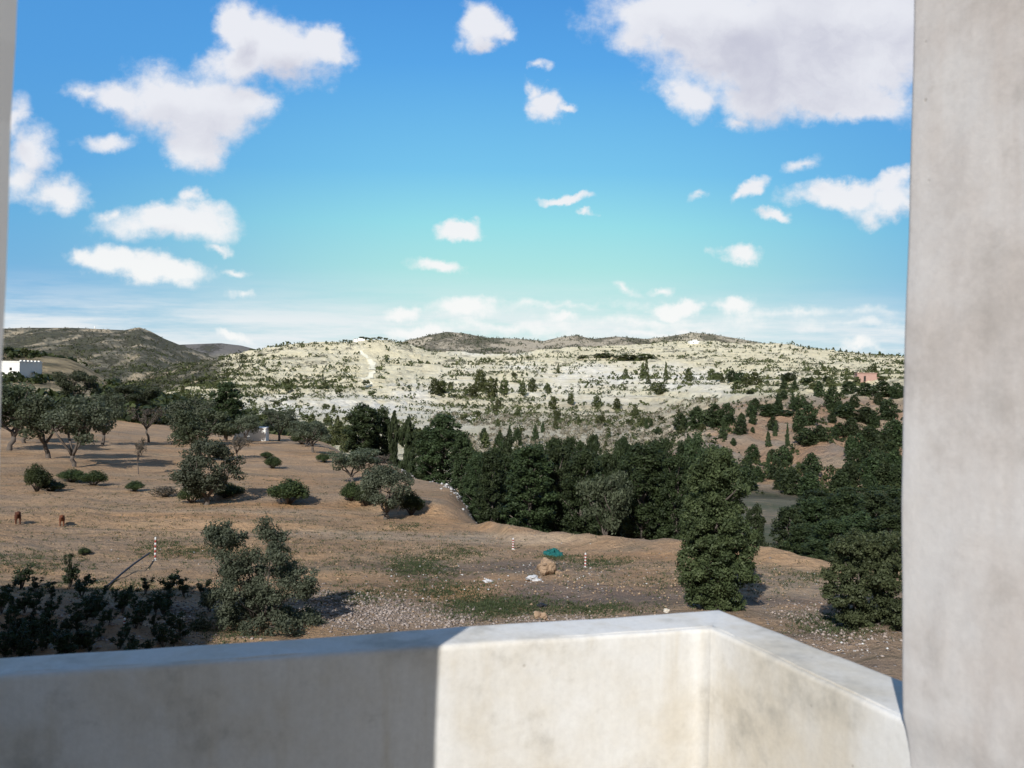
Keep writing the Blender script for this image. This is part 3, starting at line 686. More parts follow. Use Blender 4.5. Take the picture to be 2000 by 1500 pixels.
# ---- big foreground plants, each with a mesh of its own
def solo(name, kind, seed, n, leaf, mat, p, w, h, label, rz, extra=None):
    c, tr = template(kind, seed, n, leaf, mat)
    rt = empty(name, p, rz, (w, w, h)); tag(rt, label, 'tree' if kind != 'bush' else 'shrub')
    obj('crown', c, rt); obj('trunk', tr, rt); return rt
def front_trees():
    # tall column right of centre
    p = on_ground(1412, 23.0); zt = CAMZ+uv_of(1412, 876)[1]*23
    h = zt-p.z
    rnd = random.Random(5); rng = np.random.RandomState(5); B = []
    # outline of the crown, row by row: left and right edge in photo pixels
    prof = [(890,1375,1425),(910,1362,1452),(950,1345,1470),(1000,1333,1468),(1050,1338,1485),(1080,1326,1496),(1115,1330,1496),(1150,1340,1478),(1185,1348,1468),(1235,1362,1455)]
    s_ = 23.0/F
    for k in range(420):
        y = rnd.uniform(885, 1245)
        l = np.interp(y, [q[0] for q in prof], [q[1] for q in prof]); r = np.interp(y, [q[0] for q in prof], [q[2] for q in prof])
        cx = (l+r)/2; hw = (r-l)/2
        a = rnd.uniform(0, 2*PI); rr = rnd.uniform(.15, .95)*hw; s = rnd.uniform(7, 15)
        B.append(((cx-1412+math.cos(a)*rr)*s_, math.sin(a)*rr*s_, h-(y-876)*s_, s*s_, s*s_, s*s_*.9))
    for k in range(70):
        y = rnd.uniform(1030, 1115); hw = 76; a = rnd.uniform(0, 2*PI); rr = rnd.uniform(.45, .95)*hw; s = rnd.uniform(9, 15)
        B.append(((1411-1412+math.cos(a)*rr)*s_, math.sin(a)*rr*s_, h-(y-876)*s_, s*s_, s*s_, s*s_*.9))
    for k in range(7): B.append(((1400+rnd.uniform(-25, 22)-1412)*s_, 0, h-(rnd.uniform(884, 900)-876)*s_, .16, .16, .2))
    V, Fc, ti = leaves(rng, B, 74000, .038, inner=.3)
    rt = empty('juniper_tree', p); tag(rt, 'tall shaggy juniper standing alone just behind the corner of the parapet', 'tree')
    obj('crown', mesh_np('crown', V, Fc, M_TALL, ti), rt)
    T = Tubes(); T.add(limb(rnd, (0, 0, -.2), (-.1, 0, h*.7), 6, .06), [.13, .11, .09, .07, .05, .02], 8)
    for k in range(14):
        b = B[k*9]; T.add(limb(rnd, (0, 0, max(.2, b[2]-.5)), b[:3], 4, .04), [.04, .03, .02, .01], 5)
    obj('trunk', T.mesh('trunk', M_BARK), rt)
    # right shrub by the pillar, leaning left, two-part
    D = 21.0; p = on_ground(1700, D); s_ = D/F; rng = np.random.RandomState(8); rnd = random.Random(8); B = []
    for k in range(340):
        a = rnd.uniform(0, 2*PI); y = rnd.uniform(1045, 1275)
        l = np.interp(y, [1045, 1070, 1110, 1170, 1200, 1240, 1275], [1655, 1632, 1625, 1606, 1640, 1665, 1680]); r = np.interp(y, [1045, 1100, 1250, 1275], [1760, 1790, 1800, 1760])
        cx = (l+r)/2; hw = (r-l)/2; rr = rnd.uniform(.2, .95)*hw; s = rnd.uniform(7, 15)
        B.append(((cx-1700+math.cos(a)*rr)*s_, math.sin(a)*rr*s_, (CAMZ+uv_of(1700, y)[1]*D)-p.z, s*s_, s*s_, s*s_*.8))
    V, Fc, ti = leaves(rng, B, 48000, .034, inner=.3)
    rt = empty('olive_shrub', p); tag(rt, 'broad olive shrub beside the right pillar, casting shade on stones', 'shrub')
    obj('foliage', mesh_np('foliage', V, Fc, M_OLIVE_W, ti), rt)
    T = Tubes()
    for k in range(16):
        b = B[k*6]; T.add(limb(rnd, (rnd.uniform(-.1, .1), 0, -.1), b[:3], 5, .06), [.05, .04, .03, .02, .008], 5)
    obj('stem', T.mesh('stem', M_BARK), rt)
    # left olive bush above the parapet: two heads and a wide skirt
    D = 21.5; p = on_ground(520, D); s_ = D/F; rng = np.random.RandomState(9); rnd = random.Random(9); B = []
    Y2Z = lambda y: (CAMZ+uv_of(520, y)[1]*D)-p.z
    for (cx, cy, rx, ry, k) in [(452,1050,40,42,16),(535,1045,28,36,10),(545,1090,55,30,14),(490,1095,35,22,6),(500,1150,90,40,44),(590,1140,42,36,20),(520,1210,125,44,80),(430,1230,50,30,24),(610,1225,35,28,18),(480,1120,50,24,14),(415,1065,12,25,3)]:
        for q in range(k):
            a = rnd.uniform(0, 2*PI); r = math.sqrt(rnd.random())*.85; e = rnd.uniform(-.8, .8)*rx
            s = rnd.uniform(9, 21)
            B.append(((cx-520+math.cos(a)*r*rx)*s_, e*s_, Y2Z(cy+math.sin(a)*r*ry), s*s_, s*s_, s*s_*.8))
    V, Fc, ti = leaves(rng, B, 60000, .030, inner=.05)
    rt = empty('olive_shrub', p); tag(rt, 'loose grey-green olive shrub with two heads, just beyond the shaded parapet', 'shrub')
    obj('foliage', mesh_np('foliage', V, Fc, M_OLIVE, ti), rt)
    T = Tubes()
    for k in range(30):
        b = B[k*5]; T.add(limb(rnd, (rnd.uniform(-.25, .25), 0, -.1), b[:3], 6, .05), [.022, .018, .014, .010, .007, .003], 5)
    T.add(limb(rnd, ((528-520)*s_, 0, 0), ((533-520)*s_, 0, Y2Z(1080)), 5, .03), [.04, .035, .03, .025, .015], 6)
    obj('stem', T.mesh('stem', M_BARK), rt)
M_OLIVE_W = leaf_mat('olive_leaf_warm', (.036, .050, .023), (.104, .126, .058))
front_trees()

# ---- the orchard
OR = 'olive trees of the orchard'
for a in [
 ('olive_low', 405, 986, 862, 136, 'olive tree with pale forked trunk, nearest in the orchard, shrubs at its foot'),
 ('olive_dark', 395, 900, 795, 120, 'dark olive tree right behind the pale-trunked nearest one'),
 ('olive', 375, 870, 770, 105, 'olive tree left of the tall dense juniper in the orchard'),
 ('olive', 148, 912, 772, 130, 'olive tree with forked leaning trunk rising from a dark shrub at left'),
 ('olive_dark', 95, 895, 768, 130, 'olive tree with straight trunk left of the forked one'),
 ('olive_dark', 18, 880, 742, 150, 'dark olive tree cut by the left wall, below the white house'),
 ('olive', 200, 870, 765, 90, 'olive crown behind the forked tree at left'),
 ('olive', 45, 865, 760, 110, 'olive tree furthest left but one, in front of the white house'),
 ('olive_dark', 150, 800, 722, 82, 'bushy green tree just right of the white house'),
 ('olive_dark', 258, 812, 752, 105, 'spreading green tree at the top edge of the orchard'),
 ('olive', 600, 872, 822, 80, 'small olive right of the masonry block, twin trunk'),
 ('olive', 612, 884, 822, 75, 'small dark olive in front of the twin-trunked one'),
 ('olive', 478, 868, 805, 62, 'thin olive growing in front of the masonry block'),
 ('olive', 545, 862, 800, 70, 'olive tree just right of the masonry block'),
 ('olive', 690, 942, 876, 100, 'grey olive with short forked trunk at the middle of the field'),
 ('olive_low', 752, 1014, 908, 104, 'round olive on a thin straight trunk between two green shrubs'),
]:
    ptree(a[0], a[1], a[2], a[3]-4, a[4]*1.15, a[5], OR)
ptree('bare', 271, 926, 848, 42, 'small bare sapling alone on the open earth')
ptree('bare', 291, 864, 790, 95, 'bare-limbed tree with wide fork at the top of the field')
ptree('bare', 465, 905, 845, 75, 'nearly bare twiggy tree behind the nearest olive')
ptree('bare', 745, 930, 885, 60, 'faint twiggy tree right of the grey olive at mid field')
ptree('juniper', 440, 862, 744, 84, 'tall dense dark juniper at the top of the orchard')
ptree('bush', 590, 868, 838, 46, 'low dark shrub under the small olives by the masonry block')
for a in [
 ('bush', 72, 960, 898, 52, 'two-lobed dark shrub at far left, its taller half'), ('bush', 100, 960, 932, 56, 'low dark shrub touching the taller one at far left'),
 ('bush', 140, 942, 912, 60, 'dark shrub around the foot of the forked olive'), ('bush', 183, 948, 914, 58, 'dark green shrub right of the forked olive'),
 ('bush', 264, 958, 936, 42, 'small low shrub below the bare sapling'), ('dry_bush', 322, 970, 945, 56, 'purplish dry shrub between the low shrub and the pale-trunked olive'),
 ('bush', 375, 982, 942, 56, 'dark shrub left of the pale forked trunk'), ('bush', 440, 972, 936, 70, 'dark shrub right of the pale forked trunk'),
 ('bush', 563, 985, 928, 94, 'round bright green shrub alone in the middle of the field'), ('bush', 520, 895, 880, 28, 'small shrub on the slope, left one of a touching pair'),
 ('bush', 532, 915, 887, 38, 'small shrub on the slope, right one of a touching pair'), ('bush', 632, 903, 882, 34, 'small green shrub below the small olives'),
 ('bush', 686, 978, 935, 46, 'green shrub left of the round olive'), ('bush', 715, 988, 940, 52, 'green shrub touching the left of the round olive trunk'), ('bush', 803, 1006, 950, 52, 'dark upright shrub right of the round olive'),
 ('bush', 957, 1018, 998, 24, 'small shrub on the slope left of the earth bank'), ('bush', 985, 1003, 972, 42, 'dark shrub at the edge of the wood above the earth bank'),
 ('bush', 995, 1022, 1010, 20, 'tiny shrub just behind the start of the earth bank'), ('bush', 848, 905, 893, 26, 'shrub among rubbish at the field edge'),
 ('bush', 165, 1084, 1068, 26, 'small sparse weed bush at left in front of the dogs')]:
    ptree(*a[:5], a[5], 'low shrubs in the field')

# ---- the wood in the ravine: named front row
WD = 'dark trees of the wood in the ravine'
for a in [  # kind, px, top, width px, depth, label
 ('juniper', 712, 788, 90, 84, 'broad dark tree, leftmost of the wood, at the end of the field'), ('juniper', 748, 796, 55, 86, 'dark tree second from the left end of the wood'),
 ('column', 771, 804, 36, 84, 'narrow dark columnar tree at the left end of the wood'), ('column', 800, 814, 50, 76, 'narrow dark tree with gaps beside it, third along the wood edge'),
 ('juniper', 868, 806, 108, 68, 'pointed broad dark tree, tallest at the left of the wood'), ('juniper', 905, 838, 60, 66, 'dark tree on the right shoulder of the pointed one'), ('juniper', 832, 836, 66, 70, 'dark tree on the left shoulder of the pointed one'),
 ('mastic', 965, 872, 78, 54, 'dark round tree where the earth bank begins'), ('juniper', 935, 885, 60, 58, 'low dark tree left of where the earth bank begins'),
 ('mastic', 1040, 866, 120, 45, 'broad dark green tree behind the left end of the earth bank'), ('mastic', 1095, 862, 90, 47, 'dark green tree above the teal netting'),
 ('olive_dark', 1190, 905, 120, 40, 'greyer olive with a crooked pale trunk at the front of the wood'), ('mastic', 1140, 872, 95, 44, 'dark tree left of the grey olive in the wood'),
 ('mastic', 1262, 862, 128, 42, 'broad dark tree right of the grey olive in the wood'), ('mastic', 1325, 878, 95, 41, 'dark tree directly left of the tall shaggy juniper'),
 ('mastic', 1376, 900, 80, 46, 'dark tree hidden behind the tall shaggy juniper'), ('juniper', 1480, 985, 60, 60, 'dark tree low in the gap right of the tall shaggy juniper')]:
    k, px, top, w, D, lab = a
    ptree(k, px, None, top, w, lab, WD, D=D)
ptree('cone' if False else 'column', 1488, 1050, 1005, 20, 'tiny upright cypress on the ravine clearing', WD, D=92)
for k in range(44):
    px = RND.uniform(930, 1400); D = RND.uniform(50, 100)
    top = 862 + RND.uniform(-4, 40) - 18*max(0, (1100-abs(px-1150)*2)/1100) + (D < 60)*12
    ptree(RND.choice(['mastic', 'juniper', 'mastic']), px, None, top, RND.uniform(60, 100)*60/D, 'dark green tree packed into the middle of the ravine wood', WD+', inner rows', D=D)
for k, (px, top, w, D) in enumerate([(1548,985,95,60),(1600,968,115,62),(1655,958,120,58),(1715,955,120,60),(1575,1020,90,44),(1630,1010,100,40),(1680,1000,110,42),(1740,1000,110,40),(1600,955,110,92),(1665,950,110,96),(1735,945,120,90),(1770,970,110,70),(1690,965,100,75),(1640,985,90,80),(1585,1035,60,50),(1600,1050,80,37),(1760,1040,90,33),(1665,1042,80,35)]):
    ptree('mastic' if k % 3 else 'juniper', px, None, top, w, 'dark green tree of the dense clump behind the olive shrub at right', 'dense clump of trees at lower right', D=D)

# ---- trees of the slope beyond the ravine, right: placed one by one where the photograph shows them
SL = 'dark trees on the reddish slope'
SLT = []; HTT = []
for (px, base, top, w, kind) in [
 (1330,842,808,40,'r'),(1360,838,795,50,'r'),(1395,835,790,55,'r'),(1420,830,788,45,'r'),(1333,845,815,16,'c'),(1412,858,820,22,'c'),(1448,832,806,24,'r'),(1470,828,808,22,'r'),(1475,800,778,26,'r'),
 (1520,800,768,24,'c'),(1548,798,770,22,'c'),(1500,812,790,50,'r'),(1535,812,800,60,'r'),(1514,852,824,14,'c'),(1500,872,842,18,'c'),(1537,872,828,14,'c'),(1560,845,800,40,'r'),(1580,830,790,50,'r'),
 (1575,868,838,60,'r'),(1600,860,830,46,'r'),(1625,800,758,44,'r'),(1600,775,745,36,'c'),(1530,760,738,22,'c'),(1552,762,742,26,'c'),(1658,770,745,44,'r'),(1690,772,748,50,'r'),(1725,775,746,60,'r'),(1752,778,748,40,'r'),
 (1650,815,790,60,'r'),(1690,825,795,60,'r'),(1735,820,780,50,'r'),(1640,850,825,40,'r'),(1745,870,820,60,'r'),(1700,870,835,60,'r'),(1715,900,850,40,'c'),(1740,905,860,50,'r'),(1660,890,850,30,'r'),
 (1530,910,872,50,'r'),(1515,935,895,40,'r'),(1500,925,885,18,'c'),(1545,965,915,60,'r'),(1580,970,922,60,'r'),(1660,935,900,44,'r'),(1640,960,918,50,'r'),(1700,945,895,60,'r'),(1745,940,880,50,'r'),(1480,935,915,14,'c'),
 (1272,835,818,14,'c'),(1262,838,816,12,'c'),(1285,846,836,22,'r'),(1345,885,850,24,'r'),(1360,880,858,22,'r'),(1432,870,855,16,'r'),(1470,845,838,12,'r'),(1615,745,735,30,'r'),(1540,745,728,40,'r'),(1465,770,762,22,'r'),
 (1575,748,738,40,'r'),(1400,700+40,728,30,'r'),(1430,745,724,34,'r'),(1445,748,728,30,'r')]:
    p = hit(px, base, 110); D = p.y
    key = 'slope_round' if kind == 'r' else 'slope_cone'
    v = RND.choice(tpl(key)); h = max(1.5, (base-top)/F*D*1.08); w = w/F*D
    rt = empty('juniper_tree', p-Vector((0, 0, .2)), RND.uniform(0, 6.28), (w, w, h))
    tag(rt, 'x', 'tree', SL); SLT.append((base, px, rt, 'rounded' if kind == 'r' else 'pointed'))
    obj('crown', v[0], rt)
# filler on that slope
for k in range(70):
    px = RND.uniform(1440, 1790); py = RND.uniform(775, 960)
    if RND.random() < .55 and 1300 < px < 1660 and py > 820: continue
    p = hit(px, py, 110); D = p.y
    v = RND.choice(tpl('slope_round')); s = RND.uniform(2.2, 4.6)
    rt = empty('juniper_tree', p-Vector((0, 0, .2)), RND.uniform(0, 6.28), (s*1.1, s*1.1, s))
    tag(rt, 'dark shrubby juniper in the thicket on the right slope', 'tree', 'thicket on the right slope'); obj('crown', v[0], rt)

# ---- single trees that show on the sunlit hill (named ones, then the nearest of the scatter)
HT = 'green trees on the sunlit hillside'
hill_pos = []
for (px, base, top, w) in [(938,765,726,30),(850,770,742,26),(862,768,745,24),(925,775,752,22),(960,775,742,30),(985,770,744,24),(1020,772,748,20),(1040,765,742,20),(1004,735,728,16),(1090,730,712,10),(880,762,748,14),
     (1225,690+15,694,60),(1180,698,690,50),(1260,702,692,50),(1140,700,694,30),(1300,745,712,12),(1255,740,712,18),(1262,735,705,14),(1222,738,722,14),(1345,745,722,18),(1390,742,722,22),(1290,770,752,34),(1460,756,732,26),(1475,752,730,30),(1440,760,745,30),
     (995,868,835,16),(975,880,848,24),(1010,870,840,24),(1045,865,832,20),(1060,845,825,12),(1085,838,815,16),(945,862,838,20),(1130,830,812,12),(1080,800,776,20),(1115,790,770,18),(1165,795,775,22),(1205,800,780,18),(1240,812,792,18)]:
    p = hit(px, base, 180); hill_pos.append((p, (base-top)/F*p.y, w/F*p.y, px, base))
rs = np.random.RandomState(3)
cand = []
PXs = rs.uniform(-20, 1800, 60000); Ds = np.exp(rs.uniform(math.log(190), math.log(1500), 60000))
U = (PXs-1000)/F; Xs = U*Ds; Zs = ground_z(Xs, Ds)
ppx, ppy = pix_of(Xs, Ds, Zs)
cl = fbm(Xs/45+20, Ds/45, 4); 
zc, zg, zr, zb, zw, zf = zone_attrs(Xs, Ds, Zs, Ds, np.arctan(U), PXs)
prob = np.clip(.42 + 1.6*cl, .04, 1)*(1-zw*.50)*np.interp(Ds, [190, 300, 480, 600], [.16, .22, .6, 1])
keep = (rs.rand(len(Xs)) < prob) & ~((ppx < 470) & (ppy > 700) & (Ds < 300)) & ~((ppx > 1400) & (Ds < 360))
keep &= ~((ppx > 700) & (ppx < 735) & (ppy > 685) & (ppy < 757))
idx = np.where(keep)[0]
# cut those hidden behind nearer ground is not needed; size by distance
size = rs.uniform(1.0, 3.2, len(Xs))*np.clip(Ds/600, .75, 1.25)
size = np.where(rs.rand(len(Xs)) < .18, size*1.7, size)
order = idx[np.argsort(-(size[idx]/Ds[idx]))]
n_ind = 190
kinds_f = ['far_round', 'far_olive', 'far_cone']
for (p, h, w, px, base) in hill_pos:
    v = RND.choice(tpl('slope_round' if w > h*.7 else 'slope_cone')) if p.y < 300 else RND.choice(tpl('far_round' if w > h*.7 else 'far_cone'))
    rt = empty('hillside_tree', p-Vector((0, 0, .3)), RND.uniform(0, 6.28), (w*1.15, w*1.15, h*1.2)); tag(rt, 'x', 'tree', HT); HTT.append((base, px, rt, 'green')); obj('crown', v[0], rt)
for j in order[:n_ind]:
    v = RND.choice(tpl(RND.choice(kinds_f))); s = size[j]
    rt = empty('hillside_tree', (Xs[j], Ds[j], Zs[j]-.2), RND.uniform(0, 6.28), (s*1.15, s*1.15, s*1.15)); tag(rt, 'small scrubby tree dotted on the sunlit hillside', 'tree', 'scrubby trees dotted on the sunlit hillside'); obj('crown', v[0], rt)

ORD = ['first', 'second', 'third', 'fourth', 'fifth', 'sixth', 'seventh', 'eighth', 'ninth', 'tenth']
def rank_labels(lst, per, where):
    lst = sorted(lst, key=lambda e: e[0]); rws = [lst[i:i+per] for i in range(0, len(lst), per)]
    for i, r in enumerate(rws):
        for j, e in enumerate(sorted(r, key=lambda e: e[1])):
            e[2]['label'] = '%s tree on the %s, %s from left in the %s row down' % (e[3], where, ORD[j], ORD[i])
rank_labels(SLT, 8, 'reddish slope'); rank_labels(HTT, 8, 'sunlit hillside')
def scatter(name, X, Y, Z, Sz, mat, nleaf, label, wide=1.25):
    """many far shrubs as one mass: every shrub a clump of leaf faces"""
    r = np.random.RandomState(len(X)); n = len(X)
    protos = []
    for q in range(5):
        d = r.normal(size=(nleaf, 3)); d /= np.linalg.norm(d, axis=1)[:, None]
        c = d*np.array([.5*wide, .5*wide, .5])*(.55+.5*r.rand(nleaf))[:, None]; c[:, 2] = np.abs(c[:, 2]+.38)
        nr_ = d + r.normal(size=(nleaf, 3))*.5; nr_ /= np.linalg.norm(nr_, axis=1)[:, None]
        a = np.cross(nr_, r.normal(size=(nleaf, 3))); a /= np.linalg.norm(a, axis=1)[:, None]; b = np.cross(nr_, a)
        s = (.16+.16*r.rand(nleaf))[:, None]
        protos.append(np.stack([c-a*s, c+b*s*.8, c+a*s, c-b*s*.8], 1).reshape(-1, 3))
    P = np.array(protos)[r.randint(0, 5, n)]
    an = r.rand(n)*6.28; cs, sn = np.cos(an)[:, None], np.sin(an)[:, None]
    x = P[..., 0]*cs - P[..., 1]*sn; y = P[..., 0]*sn + P[..., 1]*cs
    s = Sz[:, None]; asp = (.7+.6*r.rand(n))[:, None]
    V = np.stack([X[:, None]+x*s, Y[:, None]+y*s, Z[:, None]+P[..., 2]*s*asp-.1*s], -1).reshape(-1, 3)
    Fc = np.arange(len(V)).reshape(-1, 4)
    ti = np.clip(np.repeat(r.rand(n), P.shape[1])*.7 + r.rand(len(V))*0 + np.repeat(r.rand(len(Fc)), 4)*.3, 0, 1)
    o = obj(name, mesh_np(name, V, Fc, mat, ti)); tag(o, label, 'scrub', kind='stuff'); return o
rest = order[n_ind:][:21000]
scatter('hillside_scrub', Xs[rest], Ds[rest], Zs[rest], size[rest]*.95, M_HILL, 9, 'green and grey scrub covering the sunlit hillside')
# dark hills
rd = np.random.RandomState(15); px6 = rd.uniform(840, 1400, 3600); d6 = np.exp(rd.uniform(math.log(170), math.log(470), 3600)); x6 = (px6-1000)/F*d6; z6 = ground_z(x6, d6)
k6 = fbm(x6/20+7, d6/20, 4) > -.25
scatter('dry_scrub', x6[k6], d6[k6], z6[k6], rd.uniform(.5, 1.7, k6.sum()), M_DRYG, 12, 'grey dry scrub at the foot of the sunlit hillside')
r2 = np.random.RandomState(5)
px2 = r2.uniform(-60, 1800, 16000); d2 = np.exp(r2.uniform(math.log(700), math.log(2400), 16000)); x2 = (px2-1000)/F*d2; z2 = ground_z(x2, d2)
k2 = ((px2 < 480) & (d2 < 1950)) | ((px2 > 640) & (d2 > 1500))
k2 &= (fbm(x2/70+9, d2/70, 4) > -.22)
scatter('far_scrub', x2[k2], d2[k2], z2[k2], r2.uniform(2.0, 5.0, k2.sum()), leaf_mat('far_leaf', (.035, .042, .022), (.075, .080, .045)), 6, 'dark scrub covering the distant hills')
px5 = r2.uniform(640, 1560, 9000); d5 = r2.uniform(1650, 2320, 9000); x5 = (px5-1000)/F*d5; z5 = ground_z(x5, d5)
k5 = fbm(x5/50+3, d5/50, 4) > -.1
scatter('crest_scrub', x5[k5], d5[k5], z5[k5], r2.uniform(2.5, 6.5, k5.sum()), M_OLIVE, 6, 'scrub dotted over the distant central hills')
# left slope behind the orchard
px3 = r2.uniform(-40, 560, 4200); d3 = np.exp(r2.uniform(math.log(125), math.log(560), 4200)); x3 = (px3-1000)/F*d3; z3 = ground_z(x3, d3)
k3 = (fbm(x3/22+9, d3/22, 4) > -.05)
scatter('slope_scrub', x3[k3], d3[k3], z3[k3], r2.uniform(.7, 2.9, k3.sum()), M_MASTIC, 16, 'dark green scrub on the slope between the orchard and the left hills')
# low scrub on the reddish slope
px4 = r2.uniform(1180, 1800, 5200); d4 = np.exp(r2.uniform(math.log(85), math.log(360), 5200)); x4 = (px4-1000)/F*d4; z4 = ground_z(x4, d4)
k4 = (fbm(x4/12+2, d4/12, 4) > -.12) & ~((d4 < 135) & (px4 > 1440) & (px4 < 1590))
scatter('low_scrub', x4[k4], d4[k4], z4[k4], r2.uniform(.3, 1.5, k4.sum()), M_MASTIC, 14, 'low dark scrub dotted over the reddish slope')
# ridge trees
for (px, y) in [(672,665),(683,662),(694,664),(705,661),(716,665),(728,663),(740,666),(752,664)]:
    p = on_ground(px, 1040); v = RND.choice(tpl('far_olive')); s = RND.uniform(3.0, 5.0)
    rt = empty('ridge_tree', p-Vector((0, 0, .3)), RND.uniform(0, 6), (s*1.8, s*1.8, s)); tag(rt, 'flat-topped tree on the crest of the sunlit hill', 'tree', 'flat-topped trees on the hill crest'); obj('crown', v[0], rt)
for px in list(range(1500, 1765, 9)):
    D = RND.uniform(1180, 1330); px += RND.uniform(-5, 5); p = on_ground(px, D); v = RND.choice(tpl('far_cone')+tpl('far_round')); s = RND.uniform(3, 6)
    rt = empty('ridge_tree', p-Vector((0, 0, .4)), RND.uniform(0, 6), (s, s, s*1.1)); tag(rt, 'small dark tree along the skyline above the right slope', 'tree', 'skyline trees at right'); obj('crown', v[0], rt)

# ------------------------------------------------------------------ plain materials
def flat_mat(name, col, rough=.8, var=.15, scale=6, bmp=0.0):
    m, t, b, o = make_mat(name); n = t.noise(pos(t), scale, 5, .6)
    lo = tuple(c*(1-var) for c in col)+(1,); hi = tuple(min(1, c*(1+var)) for c in col)+(1,)
    t.put(b.inputs['Base Color'], t.mix(n, lo, hi)); b.inputs['Roughness'].default_value = rough
    if bmp: bump(t, b, n, .5, bmp)
    return m
def plaster(name, base, warm, dark, amt=1.0, rot=0.0):
    m, t, b, o = make_mat(name); P = t.mapping(pos(t), (1, 1, 1), (0, 0, 0), (0, 0, rot))
    big = t.noise(P, 2.6, 5, .6); st = t.noise(t.mapping(P, (9, 9, 1.3)), 1.0, 6, .62, dist=.2)
    blot = t.noise(P, 7.0, 7, .66); fine = t.noise(P, 90, 4, .7); trow = t.noise(t.mapping(P, (3, 3, 4)), 3.0, 6, .68, dist=.15)
    col = t.mix(t.ramp(big, .38, .72, 0, .85*amt), base+(1,), warm+(1,))
    col = t.mix(t.ramp(st, .50, .74, 0, .65*amt), col, warm+(1,))
    col = t.mix(t.ramp(t.m('MULTIPLY', t.m('ADD', blot, big), .5), .52, .66, 0, .55*amt), col, dark+(1,))
    col = t.mix(t.ramp(trow, .60, .72, 0, .20*amt), col, dark+(1,))
    col = t.mix(1.0, col, t.mix(fine, (.86, .86, .86, 1), (1.12, 1.12, 1.12, 1)), 'MULTIPLY')
    tr1 = t.noise(t.mapping(P, (30, 30, 2.2)), 2.0, 5, .65)
    col = t.mix(1.0, col, t.mix(tr1, (.93, .925, .92, 1), (1.06, 1.06, 1.06, 1)), 'MULTIPLY')
    vo = t.n('ShaderNodeTexVoronoi'); t.put(vo.inputs['Vector'], P); vo.inputs['Scale'].default_value = 26
    sc_ = t.n('ShaderNodeSeparateColor'); t.put(sc_.inputs[0], vo.outputs['Color'])
    pit = t.m('MULTIPLY', t.ramp(vo.outputs['Distance'], .05, .11, 1, 0), t.m('GREATER_THAN', sc_.outputs[0], .86))
    col = t.mix(t.m('MULTIPLY', pit, .55), col, (.30, .27, .23, 1))
    t.put(b.inputs['Base Color'], col); b.inputs['Roughness'].default_value = .93
    h = t.m('ADD', t.m('ADD', t.m('MULTIPLY', fine, .12), t.m('MULTIPLY', trow, .9)), t.m('ADD', t.m('MULTIPLY', blot, .8), t.m('MULTIPLY', pit, -.3)))
    bump(t, b, h, .22, .008)
    return m
M_PAR = plaster('lime_plaster', (.61, .60, .58), (.515, .470, .395), (.30, .285, .255), 1.3)
M_PIL = plaster('pillar_plaster', (.56, .54, .525), (.47, .42, .385), (.35, .32, .295), 1.1, 0.3)
M_WHITE = flat_mat('whitewash', (.78, .77, .74), .9, .08, 1.2)
M_BRICK = flat_mat('hollow_brick', (.37, .235, .20), .9, .2, 1.0)
M_FLOOR = flat_mat('terrace_screed', (.17, .16, .15), .9, .3, 3)
M_HOLE = flat_mat('dark_interior', (.03, .028, .025), .9)

# ------------------------------------------------------------------ the house we stand on
ZT = CAMZ-.5                       # top of the parapet
ZF = ZT-.95                        # floor of the terrace
house = empty('house', (0, 1.0, ZF)); tag(house, 'rough plastered house terrace with low parapet and pillar in the foreground', 'house')
def hobj(name, me, kind=None):
    o = obj(name, me); o.parent = house; o.matrix_parent_inverse = Matrix.Translation((0, -1.0, -ZF)); return o
def prism(fp, z0, z1):
    n = len(fp); V = [(p[0], p[1], z0) for p in fp]+[(p[0], p[1], z1) for p in fp]
    Fc = [tuple(range(n))[::-1], tuple(range(n, 2*n))] + [(i, (i+1) % n, n+(i+1) % n, n+i) for i in range(n)]
    return V, Fc
def rough_solid(name, quads, mat, step=.035, amp=.0014, bev=.010, seed=0):
    """closed prism(s) turned into a finely cut, slightly wavy plastered solid. quads: list of (4 footprint pts, z0, z1)"""
    bm = bmesh.new()
    for fp, z0, z1 in quads:
        V, Fc = prism(fp, z0, z1); vs = [bm.verts.new(v) for v in V]
        for f in Fc: bm.faces.new([vs[i] for i in f])
    bmesh.ops.remove_doubles(bm, verts=bm.verts, dist=1e-4)
    # drop inner faces shared by two prisms
    seen = {}
    for f in bm.faces: seen.setdefault(tuple(sorted(v.index for v in f.verts)), []).append(f)
    dead = [f for fs in seen.values() if len(fs) > 1 for f in fs]
    if dead: bmesh.ops.delete(bm, geom=dead, context='FACES_ONLY')
    bmesh.ops.recalc_face_normals(bm, faces=bm.faces)
    es = [e for e in bm.edges if e.is_manifold and e.calc_face_angle(0) > .3]
    bmesh.ops.bevel(bm, geom=es, offset=bev, segments=3, profile=.6, affect='EDGES')
    for it in range(7):
        es = [e for e in bm.edges if e.calc_length() > step*1.6]
        if not es or len(bm.verts) > 60000: break
        bmesh.ops.subdivide_edges(bm, edges=es, cuts=1, use_grid_fill=True)
    bmesh.ops.triangulate(bm, faces=[f for f in bm.faces if len(f.verts) > 4])
    bm.normal_update()
    co = np.array([v.co for v in bm.verts]); no = np.array([v.normal for v in bm.verts])
    k = fbm(co[:, 0]*6+co[:, 2]*4+seed, co[:, 1]*6+co[:, 2]*5, 4)*amp*2 + fbm(co[:, 0]*1.6+seed, co[:, 1]*1.6+co[:, 2]*2, 3)*amp*3.0
    for v, n_, a in zip(bm.verts, no, k): v.co += Vector(n_)*a
    me = bpy.data.meshes.new(name); bm.to_mesh(me); bm.free()
    for p in me.polygons: p.use_smooth = True
    me.materials.append(mat); return me
I_L, I_C, I_R = [at_height(x, y, ZT) for x, y in ((0, 1321), (1388, 1227), (1752, 1400))]
